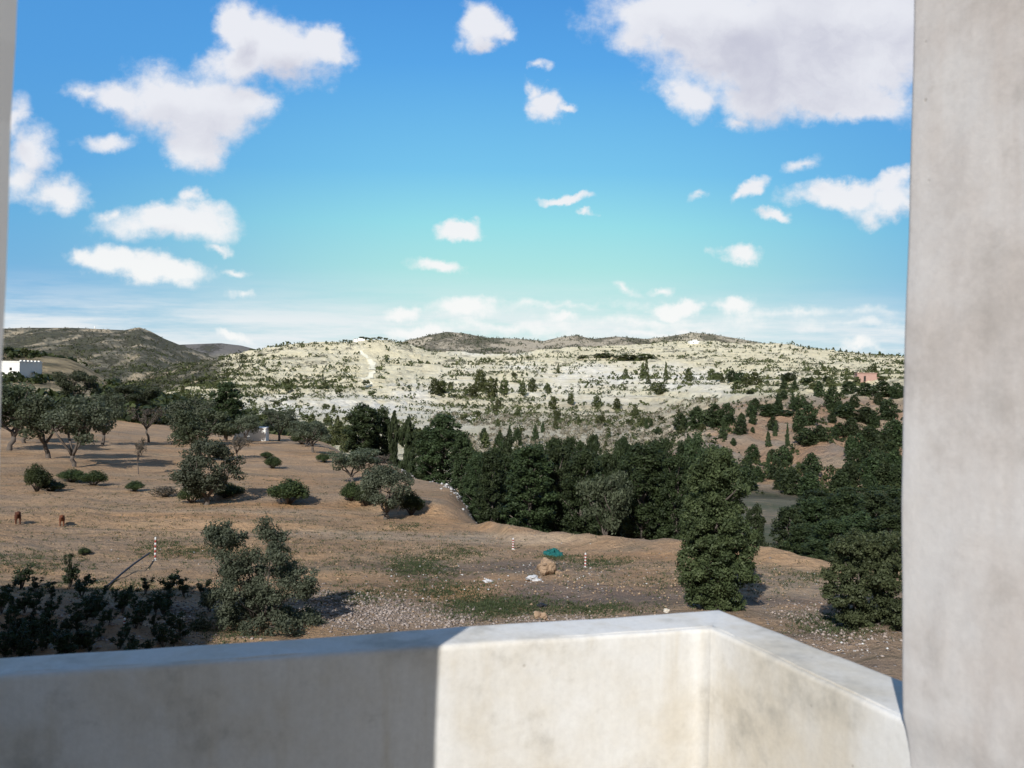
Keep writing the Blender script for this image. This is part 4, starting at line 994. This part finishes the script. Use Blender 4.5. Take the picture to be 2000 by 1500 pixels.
O_L, O_C, O_R = [at_height(x, y, ZT) for x, y in ((0, 1284), (1405, 1190), (1756, 1323))]
dirL = (I_L-I_C).normalized(); dirR = (I_R-I_C).normalized()
IL2 = I_C + dirL*3.2; OL2 = O_C + (O_L-O_C).normalized()*3.25
IR2 = I_C + dirR*.85; OR2 = O_C + (O_R-O_C).normalized()*.98
q2 = lambda v: (v.x, v.y)
par = rough_solid('parapet', [([q2(OL2), q2(IL2), q2(I_C), q2(O_C)], ZF-.02, ZT), ([q2(O_C), q2(I_C), q2(IR2), q2(OR2)], ZF-.02, ZT)], M_PAR, seed=3)
hobj('parapet', par)
# thin raised lip of plaster along the inner arris
T = Tubes(); rl = random.Random(2)
def along(a, b, n, inset):
    return [a.lerp(b, i/(n-1)) + Vector((rl.uniform(-.0012, .0012), rl.uniform(-.0012, .0012), inset+rl.uniform(-.001, .001))) for i in range(n)]
off = Vector((-dirL.y, dirL.x, 0)); off = off if off.y > 0 else -off
offR = Vector((-dirR.y, dirR.x, 0)); offR = offR if offR.x > 0 else -offR
c0 = I_C + off*.014 + offR*.014
T.add(along(I_C+dirL*1.9+off*.014, c0, 70, -.0015), [.0026+rl.uniform(-.0007, .0007) for _ in range(70)], 6)
T.add(along(c0, I_C+dirR*.8+offR*.014, 30, -.0015), [.0026+rl.uniform(-.0007, .0007) for _ in range(30)], 6)
hobj('plaster_lip', T.mesh('plaster_lip', M_PAR))
# right pillar: its lit side face runs towards us
perp = Vector((dirR.x, dirR.y, 0)).normalized()
def pil_edge(px, py, Y): return at_depth(px, py, Y)
# the pillar stands where the shadow line on the parapet starts
Yp = I_R.y*.985
sect = [pil_edge(1766, 1500, Yp), pil_edge(1765, 1470, Yp), pil_edge(1760, 1427, Yp), pil_edge(1753, 1400, Yp), pil_edge(1752, 1320, Yp), pil_edge(1757, 1000, Yp), pil_edge(1764, 600, Yp), pil_edge(1771, 300, Yp), pil_edge(1778, 0, Yp)]
zs = [s.z for s in sect]
def pil_x(z): return float(np.interp(z, zs, [s.x for s in sect]))
def pillar():
    nz = 150; z0, z1 = ZF-.02, CAMZ+1.25
    ns = 46; V = []; Fc = []
    W = .55; dep = .30
    right = Vector((-perp.y, perp.x, 0)); right = right if right.x > 0 else -right
    # rounded rectangle footprint: start at the visible arris, run along the side face
    path = []
    r = .012
    def P(a, b): return (a, b)     # a along perp (towards us), b to the right
    for i in range(5): an = PI/2*i/4; path.append((r-r*math.cos(PI/2-an)*1.0 if False else r*(1-math.sin(an)), r*(1-math.cos(an))))
    path = [(0, W), (0, .3), (0, .12), (0, .04)] + [(r*(1-math.cos(a)), r*(1-math.sin(a))) for a in np.linspace(0, PI/2, 6)]
    path += [(x, 0) for x in np.linspace(.03, dep, 26)] + [(dep, W)]
    n = len(path)
    for k in range(nz+1):
        z = z0+(z1-z0)*k/nz; ex = pil_x(z)
        for (a, b) in path:
            o = Vector((ex, Yp, z)) + perp*a + right*b; V.append([o.x, o.y, o.z])
    V = np.array(V)
    k = fbm(V[:, 2]*2.2+V[:, 1]*3, V[:, 1]*5+V[:, 0]*2, 5)*.007
    V[:, 0] += k*right.x*-1; V[:, 1] += k*right.y*-1
    for k in range(nz):
        for i in range(n):
            j = (i+1) % n; a = k*n; Fc.append((a+i, a+j, a+n+j, a+n+i))
    Fc = Fc + [tuple(range(n))[::-1], tuple(range(nz*n, nz*n+n))]
    me = mesh_list('pillar', V, Fc, M_PIL, True)
    bm = bmesh.new(); bm.from_mesh(me); bmesh.ops.recalc_face_normals(bm, faces=bm.faces); bm.to_mesh(me); bm.free()
    return me
hobj('pillar', pillar())
# left wall: its end casts the vertical shadow edge on the parapet
sp = at_height(845, 1270, ZT)
ta = math.tan(SUN_AZ)
ul = uv_of(4, 700)[0]
tY = (sp.x - ul*sp.y)/(ta - ul)     # distance back along the light
A = Vector((sp.x - ta*tY, sp.y - tY, 0))
up_shift = uv_of(33, 0)[0]*A.y - ul*A.y
def left_wall():
    n = 40; V = []; Fc = []
    dl = Vector((dirL.x, dirL.y, 0)).normalized(); bk = Vector((-dl.y, dl.x, 0)); bk = bk if bk.y < 0 else -bk
    bk = Vector((-math.sin(SUN_AZ+.10), -math.cos(SUN_AZ+.10), 0)); foot = [A, A+dl*2.6, A+dl*2.6+bk*.22, A+bk*.22]
    z0, z1 = ZF-.02, CAMZ+1.35
    for k in range(n+1):
        z = z0+(z1-z0)*k/n; sh = up_shift*max(0, (z-CAMZ))/(uv_of(33, 0)[1]*A.y)
        w = .0007*math.sin(z*23)+.0004*math.sin(z*51+1)
        for i, f in enumerate(foot): V.append((f.x+(sh+w)*(1 if i in (0, 3) else 0), f.y, z))
    for k in range(n):
        for i in range(4): j = (i+1) % 4; a = 4*k; Fc.append((a+i, a+j, a+4+j, a+4+i))
    Fc += [(0, 1, 2, 3), (4*n+3, 4*n+2, 4*n+1, 4*n)]
    me = mesh_list('side_wall', V, Fc, M_WHITE)
    bm = bmesh.new(); bm.from_mesh(me); bmesh.ops.recalc_face_normals(bm, faces=bm.faces); bm.to_mesh(me); bm.free(); return me
hobj('side_wall', left_wall())
V, Fc = prism([q2(OL2), q2(OL2+Vector((1.2, -3.6, 0))), (2.3, -1.6), q2(OR2), q2(O_C)], ZF-.25, ZF); hobj('terrace_floor', mesh_list('terrace_floor', V, Fc, M_FLOOR))
V, Fc = prism([(-13.8, -11), (2.2, -11), (2.2, -1.7), (-2.2, -2.4), (-13.8, -2.4)], -.2, ZF-.3); hobj('lower_storey', mesh_list('lower_storey', V, Fc, M_WHITE))
V, Fc = prism([(-13.9, -12), (-13.9, 4.5), (-60, 4.5), (-60, -12)], -.3, 14.2); hobj('unseen_shade_building', mesh_list('unseen_shade_building', V, Fc, M_WHITE))  # tall building out of view, added and sized to shade the lower-left ground

# ------------------------------------------------------------------ far buildings
def box_mesh(name, x0, x1, y0, y1, z0, z1, mat, bev=0):
    V, Fc = prism([(x0, y0), (x1, y0), (x1, y1), (x0, y1)], z0, z1)
    me = mesh_list(name, V, Fc, mat)
    if bev:
        bm = bmesh.new(); bm.from_mesh(me); bmesh.ops.bevel(bm, geom=list(bm.edges), offset=bev, segments=2, affect='EDGES'); bm.to_mesh(me); bm.free()
    return me
def white_house():
    D = 185; pc = at_depth(38, 733, D); w = 5.2
    r = empty('white_house', (pc.x, pc.y, pc.z), math.radians(-11.6)); tag(r, 'small white flat-roofed house on the slope at far left', 'house')
    # local: corner at origin, lit face runs to -x, shaded face runs to +y
    obj('wall', box_mesh('wall', -w, 0, 0, 6.5, -2.5, 2.75, M_WHITE), r)
    obj('roof', box_mesh('roof', -w-.1, .1, -.1, 6.6, 2.753, 2.95, M_WHITE), r)
    obj('window', box_mesh('window', -2.4, -1.8, -.03, .1, 1.0, 1.6, M_HOLE), r)
    for k in range(6): obj('roof_block', box_mesh('roof_block', -.35, .05, .4+k*1.05, .9+k*1.05, 2.953, 3.2, M_WHITE), r)
white_house()
def masonry():
    p = hit(490, 861, 60); s = p.y/F
    r = empty('masonry_block', p, math.radians(8)); tag(r, 'low whitewashed masonry hut half hidden behind olive trees', 'hut')
    obj('wall', box_mesh('wall', -32*s, 28*s, 0, 3, -.4, 24*s, M_WHITE, .05), r)
    obj('step', box_mesh('step', -32*s, -6*s, -.5, -.02, -.4, 8*s, M_WHITE, .03), r)
    obj('roof', box_mesh('roof', -33*s, 29*s, -.08, 3.1, 24*s+.003, 26*s, M_WHITE, .02), r)
masonry()
def brick_house():
    p = hit(1693, 745, 300); s = p.y/F
    r = empty('brick_house', p, math.radians(-10)); tag(r, 'small unfinished pink brick house at the upper right of the slope', 'house')
    obj('wall', box_mesh('wall', -18*s, 18*s, 0, 26*s, -3, 15*s, M_BRICK), r)
    obj('roof', box_mesh('roof', -19*s, 19*s, -.3, 27*s, 15*s+.005, 16.5*s, M_BRICK), r)
    obj('doorway', box_mesh('doorway', -6*s, -2*s, -.05, .2, 0, 10*s, M_HOLE), r)
    obj('wall_extension', box_mesh('wall_extension', 18*s+.01, 26*s, 2, 20*s, -3, 8*s, M_BRICK), r)
brick_house()
def far_house(px, py, D, wpx, hpx, name, label):
    p = on_ground(px, D); s = D/F
    r = empty(name, p, .1); tag(r, label, 'house')
    obj('wall', box_mesh('wall', -wpx/2*s, wpx/2*s, 0, wpx*.7*s, -4, hpx*s, M_WHITE), r)
    obj('window', box_mesh('window', -wpx*.2*s, -wpx*.1*s, -.1, .3, hpx*.35*s, hpx*.65*s, M_HOLE), r)
    obj('upper_room', box_mesh('upper_room', -wpx*.1*s, wpx*.3*s, 1, wpx*.5*s, hpx*s+.01, hpx*1.35*s, M_WHITE), r)
p_ = hit(1355, 672, 900); far_house(1355, 672, p_.y, 19, 6, 'hill_house', 'tiny white house near the top of the far right hill')
far_house(700, 665, 1035, 22, 4, 'crest_house', 'low pale building among flat-topped trees on the hill crest')
p_ = on_ground(183, 1895); T = Tubes(); T.add([(0, 0, -2), (0, 0, 6)], [1.2, 1.0], 8); r_ = obj('water_tower', T.mesh('water_tower', M_WHITE)); r_.location = p_
tag(r_, 'tiny white tower on the skyline of the dark left hill', 'tower')

# ------------------------------------------------------------------ track over the sunlit hill
def track(pts, half, name, mat):
    P = [hit(x, y, 250) for x, y in pts]; Q = []
    for a, b in zip(P[:-1], P[1:]):
        n = max(2, int((b-a).length/8))
        for i in range(n): q = a.lerp(b, i/n); Q.append(q)
    Q.append(P[-1]); V = []; Fc = []
    for i, q in enumerate(Q):
        t = (Q[min(i+1, len(Q)-1)]-Q[max(i-1, 0)]); t.z = 0; t.normalize(); s = Vector((t.y, -t.x, 0))
        for k in (-1, -.33, .33, 1):
            w = q+s*half*k*(1+.25*math.sin(i*.9)); V.append((w.x, w.y, float(ground_z(w.x, w.y))+.35))
    for i in range(len(Q)-1):
        for k in range(3): a = i*4+k; Fc.append((a, a+1, a+5, a+4))
    o = obj(name, mesh_list(name, V, Fc, mat, True)); o['kind'] = 'structure'
M_TRACK = flat_mat('pale_track', (.80, .75, .58), .95, .2, .15)
track([(702,686),(712,694),(722,703),(728,712),(727,722)], 2.8, 'dirt_track', M_TRACK)
track([(728,726),(722,738),(716,746),(724,757)], 2.6, 'dirt_track', M_TRACK)
track([(640,722),(668,728),(690,737),(712,748)], 1.4, 'dirt_track', M_TRACK)

# ------------------------------------------------------------------ things in the field
def lump(name, seed, mat, sub=3, squash=.8, amp=.3):
    bm = bmesh.new(); bmesh.ops.create_icosphere(bm, subdivisions=sub, radius=.5)
    co = np.array([v.co for v in bm.verts])
    k = 1+amp*fbm(co[:, 0]*2.4+seed, co[:, 1]*2.4+co[:, 2]*2.1, 4)*1.6 + amp*.35*np.abs(fbm(co[:, 0]*9+seed, co[:, 1]*9+co[:, 2]*8, 3))
    for v, a in zip(bm.verts, k): v.co = Vector((v.co.x*a, v.co.y*a, v.co.z*a*squash))
    me = bpy.data.meshes.new(name); bm.to_mesh(me); bm.free(); me.materials.append(mat); return me
M_CLAY = flat_mat('clay_clod', (.30, .21, .14), .95, .55, 9, .09)
M_STONE = flat_mat('limestone', (.52, .47, .40), .9, .3, 8, .02)
def boulder():
    p = hit(1068, 1122); s = p.y/F
    r = empty('boulder', p); tag(r, 'large round brown clod of earth and roots lying in the rubbish', 'boulder')
    b = obj('clod', lump('clod', 4, M_CLAY, 5, .92, .36), r); b.scale = (38*s, 36*s, 31*s); b.location = (-2*s, 0, 14*s)
    c = obj('fallen_soil', lump('fallen_soil', 9, M_CLAY, 3, .6, .5), r); c.scale = (34*s, 28*s, 14*s); c.location = (18*s, 4*s, 5*s)
    T = Tubes(); q = random.Random(3)
    for k in range(26):
        a = q.uniform(0, 6.28); e = Vector((math.cos(a)*24*s, math.sin(a)*14*s, q.uniform(6, 30)*s))
        T.add(limb(q, (math.cos(a)*12*s, math.sin(a)*8*s, 15*s), e, 3, .02), [.010, .007, .003], 3)
    obj('roots', T.mesh('roots', M_BARK), r)['kind'] = 'stuff'
boulder()
M_NET = flat_mat('teal_netting', (.012, .105, .10), .8, .6, 12)
def netting():
    p = hit(1081, 1083); s = p.y/F; n = 34; V = []; Fc = []
    for i in range(n+1):
        for j in range(n+1):
            x = (i/n-.5)*36*s; y = (j/n-.5)*1.2
            w_ = float(fbm(np.array(i/n*5.+3), np.array(j/n*4.), 3))
            e = max(0, 1-math.hypot(2*(i/n)-1, 2*(j/n)-1)**1.4*(1+.9*w_))
            rid = 1-abs(float(fbm(np.array(i/n*9.), np.array(j/n*6.+5), 3)))*1.8
            h = -.05 + e**.7*19*s*max(.15, rid)*(1+.6*w_)
            V.append((x*(1+.15*math.sin(j)), y, max(-.02, h)))
    for i in range(n):
        for j in range(n): a = i*(n+1)+j; Fc.append((a, a+n+1, a+n+2, a+1))
    o = obj('netting', mesh_list('netting', V, Fc, M_NET, True)); o.location = p
    sm = o.modifiers.new('thick', 'SOLIDIFY'); sm.thickness = .012
    tag(o, 'crumpled heap of teal netting lying before the earth bank', 'netting')
netting()
M_RED = flat_mat('red_paint', (.30, .05, .04), .6, .1); M_POST = flat_mat('white_paint', (.62, .61, .60), .7, .15)
def post(px, base, top, label):
    p = hit(px, base); s = p.y/F; h = (base-top)*s
    r = empty('striped_post', p, RND.uniform(0, 3)); tag(r, label, 'post', 'striped marker posts in the field')
    N = 9; rad = max(.024, 1.7*s)
    for k in range(N):
        T = Tubes(); z0 = h*k/N-(0.06 if k == 0 else 0); T.add([(0, 0, z0), (0, 0, h*(k+1)/N)], [rad, rad], 10)
        obj('band', T.mesh('band', M_POST if k % 2 == 0 else M_RED), r)
    T = Tubes(); T.add([(0, 0, h), (0, 0, h+.02)], [rad*1.15, rad*.6], 10); obj('cap', T.mesh('cap', M_POST), r)
    b = obj('base', lump('base', 6, M_STONE, 2, .5, .4), r); b.scale = (.16, .16, .07)
post(303, 1094, 1050, 'red and white striped post at left, taller and near a loose pipe')
post(1002, 1073, 1052, 'short red and white post left of the earth clod')
post(1143, 1108, 1081, 'red and white post with stones at its foot, right of the teal netting')
post(243, 1236, 1209, 'red and white post in the shade by the parapet at left')
def pipe():
    a = hit(205, 1152); b = hit(292, 1096); T = Tubes(); q = random.Random(4); pts = []
    for i in range(12):
        t = i/11; c = a.lerp(b, t); c.z = a.z*(1-t)+b.z*t + .04 + .22*t + .05*math.sin(PI*t); pts.append(c-a)
    T.add(pts, [.03]*12, 8); o = obj('pipe', T.mesh('pipe', flat_mat('black_plastic', (.03, .03, .035), .5)))
    o.location = a; tag(o, 'dark pipe leaning out of the weeds towards the left striped post', 'pipe')
pipe()
def small_stone(px, py, wpx, hpx, label, mat, seed, name='stone'):
    p = hit(px, py); s = p.y/F; o = obj(name, lump(name, seed, mat, 4, 1, .75)); o.location = p+Vector((0, 0, hpx*s*.3)); o.scale = (wpx*s, wpx*s*.8, hpx*s); o.rotation_euler = (0, 0, seed)
    tag(o, label, name.replace('_', ' ')); return o
small_stone(1056, 1207, 18, 15, 'tan stone just above the lit parapet, below the earth clod', M_CLAY, 3)
small_stone(1064, 1208, 14, 10, 'small tan stone touching the one above the lit parapet', M_CLAY, 8)
small_stone(1303, 1196, 14, 8, 'small pale stone above the parapet, left of the tall juniper', M_STONE, 5)
small_stone(355, 1210, 18, 11, 'tan stone beside the olive shrub in the rubble at left', M_STONE, 6)
small_stone(375, 1218, 16, 8, 'flat orange stone at the left foot of the olive shrub', M_CLAY, 7)
M_BAG = flat_mat('white_plastic', (.50, .50, .51), .6, .5, 14, .03); M_BLACK = flat_mat('black_plastic_bag', (.02, .02, .022), .5)
small_stone(952, 1138, 16, 7, 'crumpled white and blue plastic bag left of the earth clod', M_BAG, 12, 'plastic_bag')
small_stone(1040, 1134, 24, 10, 'heap of pale rubbish in front of the earth clod', M_BAG, 13, 'rubbish_heap')
small_stone(1058, 1184, 16, 7, 'black bag with white corner near the lit parapet', M_BLACK, 14, 'plastic_bag')
small_stone(1388, 1137+20, 14, 7, 'white scrap by the left side of the tall juniper', M_BAG, 15, 'plastic_bag')

# dogs
M_DOG1 = flat_mat('dark_brown_fur', (.075, .028, .016), .9, .3, 20); M_DOG2 = flat_mat('rust_fur', (.12, .042, .02), .9, .3, 20)
def dog(px, base, top, mat, label, rz):
    p = hit(px, base); H = (base-top)/F*p.y; k = H/.56
    verts = [(0, 0, .40), (0, .16, .41), (0, -.17, .40), (0, -.27, .47), (0, -.33, .54), (0, -.42, .52), (0, -.48, .50),
             (.075, -.17, .30), (.08, -.17, .17), (.08, -.19, .02), (-.075, -.17, .30), (-.08, -.17, .17), (-.08, -.19, .02),
             (.08, .18, .32), (.085, .14, .22), (.085, .22, .13), (.085, .19, .02), (-.08, .18, .32), (-.085, .14, .22), (-.085, .22, .13), (-.085, .19, .02),
             (0, .26, .43), (0, .34, .38), (0, .40, .28), (.05, -.31, .60), (-.05, -.31, .60)]
    edges = [(0, 1), (0, 2), (2, 3), (3, 4), (4, 5), (5, 6), (2, 7), (7, 8), (8, 9), (2, 10), (10, 11), (11, 12), (1, 13), (13, 14), (14, 15), (15, 16), (1, 17), (17, 18), (18, 19), (19, 20), (1, 21), (21, 22), (22, 23), (4, 24), (4, 25)]
    rad = [x*1.1 for x in [.105, .09, .115, .075, .07, .045, .03, .05, .032, .028, .05, .032, .028, .06, .04, .026, .028, .06, .04, .026, .028, .035, .025, .015, .022, .022]]
    me = bpy.data.meshes.new('dog'); me.from_pydata([Vector(v)*k for v in verts], edges, []); me.update()
    o = obj('dog', me, None, mat); o.location = p; o.rotation_euler = (0, 0, rz)
    sk = o.modifiers.new('skin', 'SKIN'); me.skin_vertices[0].data[0].use_root = True
    for i, r in enumerate(rad): me.skin_vertices[0].data[i].radius = (r*k, r*k)
    sk.use_smooth_shade = True
    ss = o.modifiers.new('sub', 'SUBSURF'); ss.levels = 2; ss.render_levels = 2
    tag(o, label, 'dog', 'dogs standing in the field')
dog(35, 1024, 999, M_DOG1, 'dark brown dog standing in the field, leftmost of two', math.radians(31))
dog(121, 1028, 1006, M_DOG2, 'smaller rust-coloured dog standing in the field, right of the dark one', math.radians(27))

# weeds in the shade at the lower left
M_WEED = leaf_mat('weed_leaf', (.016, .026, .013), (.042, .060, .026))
def weed_tpl(seed):
    rnd = random.Random(seed); rng = np.random.RandomState(seed); T = Tubes(); B = []
    for i in range(7):
        a = rnd.uniform(0, 6.28); r = rnd.uniform(.05, .34); e = (math.cos(a)*r, math.sin(a)*r, rnd.uniform(.45, .95)); T.add(limb(rnd, (0, 0, -.05), e, 5, .03), [.016, .013, .010, .008, .004], 4)
        for q in range(4): t = rnd.uniform(.4, 1); B.append((e[0]*t, e[1]*t, e[2]*t, .10, .10, .07))
    V, Fc, ti = leaves(rng, B, 900, .038, inner=.1); return mesh_np('foliage', V, Fc, M_WEED, ti), T.mesh('stem', M_BARK)
WT = [weed_tpl(i) for i in (31, 32, 33)]
q = random.Random(21)
spots = [(15,1165),(40,1150),(70,1160),(100,1170),(135,1148),(160,1165),(190,1180),(225,1175),(255,1170),(285,1160),(310,1175),(330,1160),(30,1200),(60,1235),(110,1245),(150,1235),(200,1225),(240,1195),(270,1215),(300,1225),(330,1235),(20,1260),(90,1205),(360,1165),(395,1160),(180,1200),(290,1195),(250,1240),(320,1205),(350,1250),(130,1275),(45,1280),(410,1195)]
q2_ = random.Random(77)
for k in range(62): spots.append((q2_.uniform(0, 345), q2_.uniform(1188, 1290)))
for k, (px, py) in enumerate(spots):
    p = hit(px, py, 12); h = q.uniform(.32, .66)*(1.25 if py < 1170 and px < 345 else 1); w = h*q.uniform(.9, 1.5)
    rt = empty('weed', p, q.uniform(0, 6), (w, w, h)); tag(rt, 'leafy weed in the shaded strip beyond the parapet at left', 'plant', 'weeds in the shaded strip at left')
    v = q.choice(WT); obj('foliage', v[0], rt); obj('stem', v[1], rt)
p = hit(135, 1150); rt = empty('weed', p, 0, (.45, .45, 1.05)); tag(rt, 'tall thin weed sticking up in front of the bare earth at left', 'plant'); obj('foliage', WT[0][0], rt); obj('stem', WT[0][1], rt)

# gravel, chips and litter: what nobody could count
def chips(name, label, cat, n, zones, smin, smax, mat, seed, flat=.6, ymin=1030, dmax=60):
    r = np.random.RandomState(seed); ptsx = []; ptsy = []
    for (cx, cy, rx, ry, wgt) in zones:
        m = int(n*wgt); a = r.normal(size=m)*.5*rx+cx; b = r.normal(size=m)*.5*ry+cy; ptsx += list(a); ptsy += list(b)
    PXa = np.array(ptsx); PYa = np.clip(np.array(ptsy), ymin, 1330)
    u = (PXa-1000 - ROLL*(750-PYa))/F; v = (750-PYa + ROLL*(PXa-1000))/F
    D = -CAMZ/v
    for _ in range(6): D = (ground_z(u*D, D)-CAMZ)/v
    ok = (D > 14) & (D < dmax) & (PYa > ymin+1); u, D = u[ok], D[ok]; X = u*D; Y = D; Z = ground_z(X, Y); m = len(X)
    s = smin+(smax-smin)*r.rand(m)**3
    base = np.array([(1, 0, 0), (0, 1, 0), (-1, 0, 0), (0, -1, 0), (0, 0, 1), (0, 0, -1)], float)
    f = np.array([(0, 1, 4), (1, 2, 4), (2, 3, 4), (3, 0, 4), (1, 0, 5), (2, 1, 5), (3, 2, 5), (0, 3, 5)])
    V = base[None]*(.6+.8*r.rand(m, 6, 1)); an = r.rand(m)*6.28; c, s_ = np.cos(an)[:, None], np.sin(an)[:, None]
    x = V[..., 0]*c-V[..., 1]*s_; y = V[..., 0]*s_+V[..., 1]*c
    V = np.stack([X[:, None]+x*s[:, None], Y[:, None]+y*s[:, None], Z[:, None]+V[..., 2]*s[:, None]*flat+s[:, None]*.25], -1).reshape(-1, 3)
    Fc = (np.arange(m)[:, None, None]*6+f[None]).reshape(-1, 3)
    o = obj(name, mesh_np(name, V, Fc, mat, np.repeat(r.rand(m), 6))); tag(o, label, cat, kind='stuff')
def tint_mat(name, a, b_):
    m, t, b, o = make_mat(name); t.put(b.inputs['Base Color'], t.mix(attr(t, 'tint'), a+(1,), b_+(1,))); return m
chips('gravel', 'pink and grey rubble spread beyond the parapet', 'gravel', 6000, [(730,1195,150,42,.36),(640,1180,70,30,.14),(860,1212,110,22,.1),(1110,1212,120,12,.08),(360,1205,50,45,.08),(1640,1240,130,45,.10),(1560,1200,90,25,.05),(180,1220,250,50,.12)], .012, .065, tint_mat('rubble_stone', (.13, .105, .09), (.36, .30, .265)), 2)
chips('litter', 'white scraps of litter and plaster scattered over the ground', 'litter', 420, [(1050,1130,240,40,.5),(1450,1130,240,40,.08),(300,1090,200,40,.08),(820,1120,100,30,.12),(1640,1265,110,35,.15),(240,1190,180,50,.12),(700,1190,140,30,.08)], .012, .045, tint_mat('litter_white', (.34, .33, .32), (.70, .70, .70)), 3, .5)
chips('clods', 'clods and pebbles of the same brown earth strewn over the field', 'clods', 7500, [(400,1010,520,110,.4),(900,1090,420,90,.3),(1350,1130,400,60,.3)], .010, .055, tint_mat('clod_earth', (.17, .12, .08), (.37, .265, .175)), 9, .6, 925, 75)
chips('dumped_litter', 'line of pale rubbish tipped down the edge of the field', 'litter', 10, [(850,1100,10,10,.1)], .02, .04, M_BAG, 4)
def tipped():
    r = np.random.RandomState(6); m = 420; t = np.clip(np.choose(r.randint(0, 4, m), [.22+r.normal(size=m)*.05, .42+r.normal(size=m)*.06, .62+r.normal(size=m)*.04, r.rand(m)]), 0, 1); px = 775+t*175+r.normal(size=m)*10; D = np.interp(t, [0, .5, 1], [70, 58, 45])+r.normal(size=m)*2.2
    X = (px-1000)/F*D; Z = ground_z(X, D); s = .03+.13*r.rand(m)**3
    base = np.array([(1, 0, 0), (0, 1, 0), (-1, 0, 0), (0, -1, 0), (0, 0, 1), (0, 0, -1)], float); f = np.array([(0, 1, 4), (1, 2, 4), (2, 3, 4), (3, 0, 4), (1, 0, 5), (2, 1, 5), (3, 2, 5), (0, 3, 5)])
    V = base[None]*(.5+1.0*r.rand(m, 6, 1)); V = np.stack([X[:, None]+V[..., 0]*s[:, None], D[:, None]+V[..., 1]*s[:, None], Z[:, None]+V[..., 2]*s[:, None]*.6+.02], -1).reshape(-1, 3)
    Fc = (np.arange(m)[:, None, None]*6+f[None]).reshape(-1, 3)
    return V, Fc, np.repeat(r.rand(m), 6)
V, Fc, ti = tipped(); o_ = bpy.data.objects['dumped_litter']; o_.data = mesh_np('dumped_litter', V, Fc, tint_mat('dump', (.07, .065, .06), (.50, .49, .48)), ti)
def grass():
    r = np.random.RandomState(12); pts = []
    for (cx, cy, rx, ry, k) in [(820,1105,70,22,500),(970,1185,110,22,900),(900,1080,50,14,160),(860,1150,80,18,350),(1175,1098,60,10,220),(1090,1088,34,5,120),(60,1100,110,22,300),(320,1065,50,18,160),(400,1078,90,12,250),(1150,1190,110,12,300),(1630,1220,80,24,350),(1600,1125,70,16,160),(700,1165,80,18,250),(230,1150,200,20,350),(790,1030,44,8,100),(450,1230,60,30,150),(350,1000,420,70,1100),(700,1080,420,50,800),(1350,1130,260,40,400),(500,940,300,20,200)]:
        pts.append(np.stack([cx+r.normal(size=k)*.6*rx, np.clip(cy+r.normal(size=k)*.6*ry, 930, 1300)], 1))
    pts = np.concatenate(pts); u = (pts[:, 0]-1000-ROLL*(750-pts[:, 1]))/F; v = (750-pts[:, 1]+ROLL*(pts[:, 0]-1000))/F; D = -CAMZ/v
    for _ in range(6): D = (ground_z(u*D, D)-CAMZ)/v
    ok = (D > 14) & (D < 72); u, D = u[ok], D[ok]; n = len(D); nb = 7
    bx = (u*D)[:, None]+r.normal(size=(n, nb))*.07; by = D[:, None]+r.normal(size=(n, nb))*.07; bz = ground_z(bx, by)-.01
    h = .025+.065*r.rand(n, nb); a = r.rand(n, nb)*6.28; w = .010+.012*r.rand(n, nb)
    p0 = np.stack([bx-np.cos(a)*w, by-np.sin(a)*w, bz], -1); p1 = np.stack([bx+np.cos(a)*w, by+np.sin(a)*w, bz], -1)
    p2 = np.stack([bx+r.normal(size=a.shape)*.05, by+r.normal(size=a.shape)*.05, bz+h], -1)
    V = np.stack([p0, p1, p2], 2).reshape(-1, 3); Fc = np.arange(len(V)).reshape(-1, 3)
    o = obj('grass', mesh_np('grass', V, Fc, leaf_mat('grass_blade', (.030, .042, .018), (.075, .092, .038)), np.repeat(r.rand(len(Fc)), 3))); tag(o, 'thin patches of short green weeds on the bare earth', 'grass', kind='stuff')
grass()
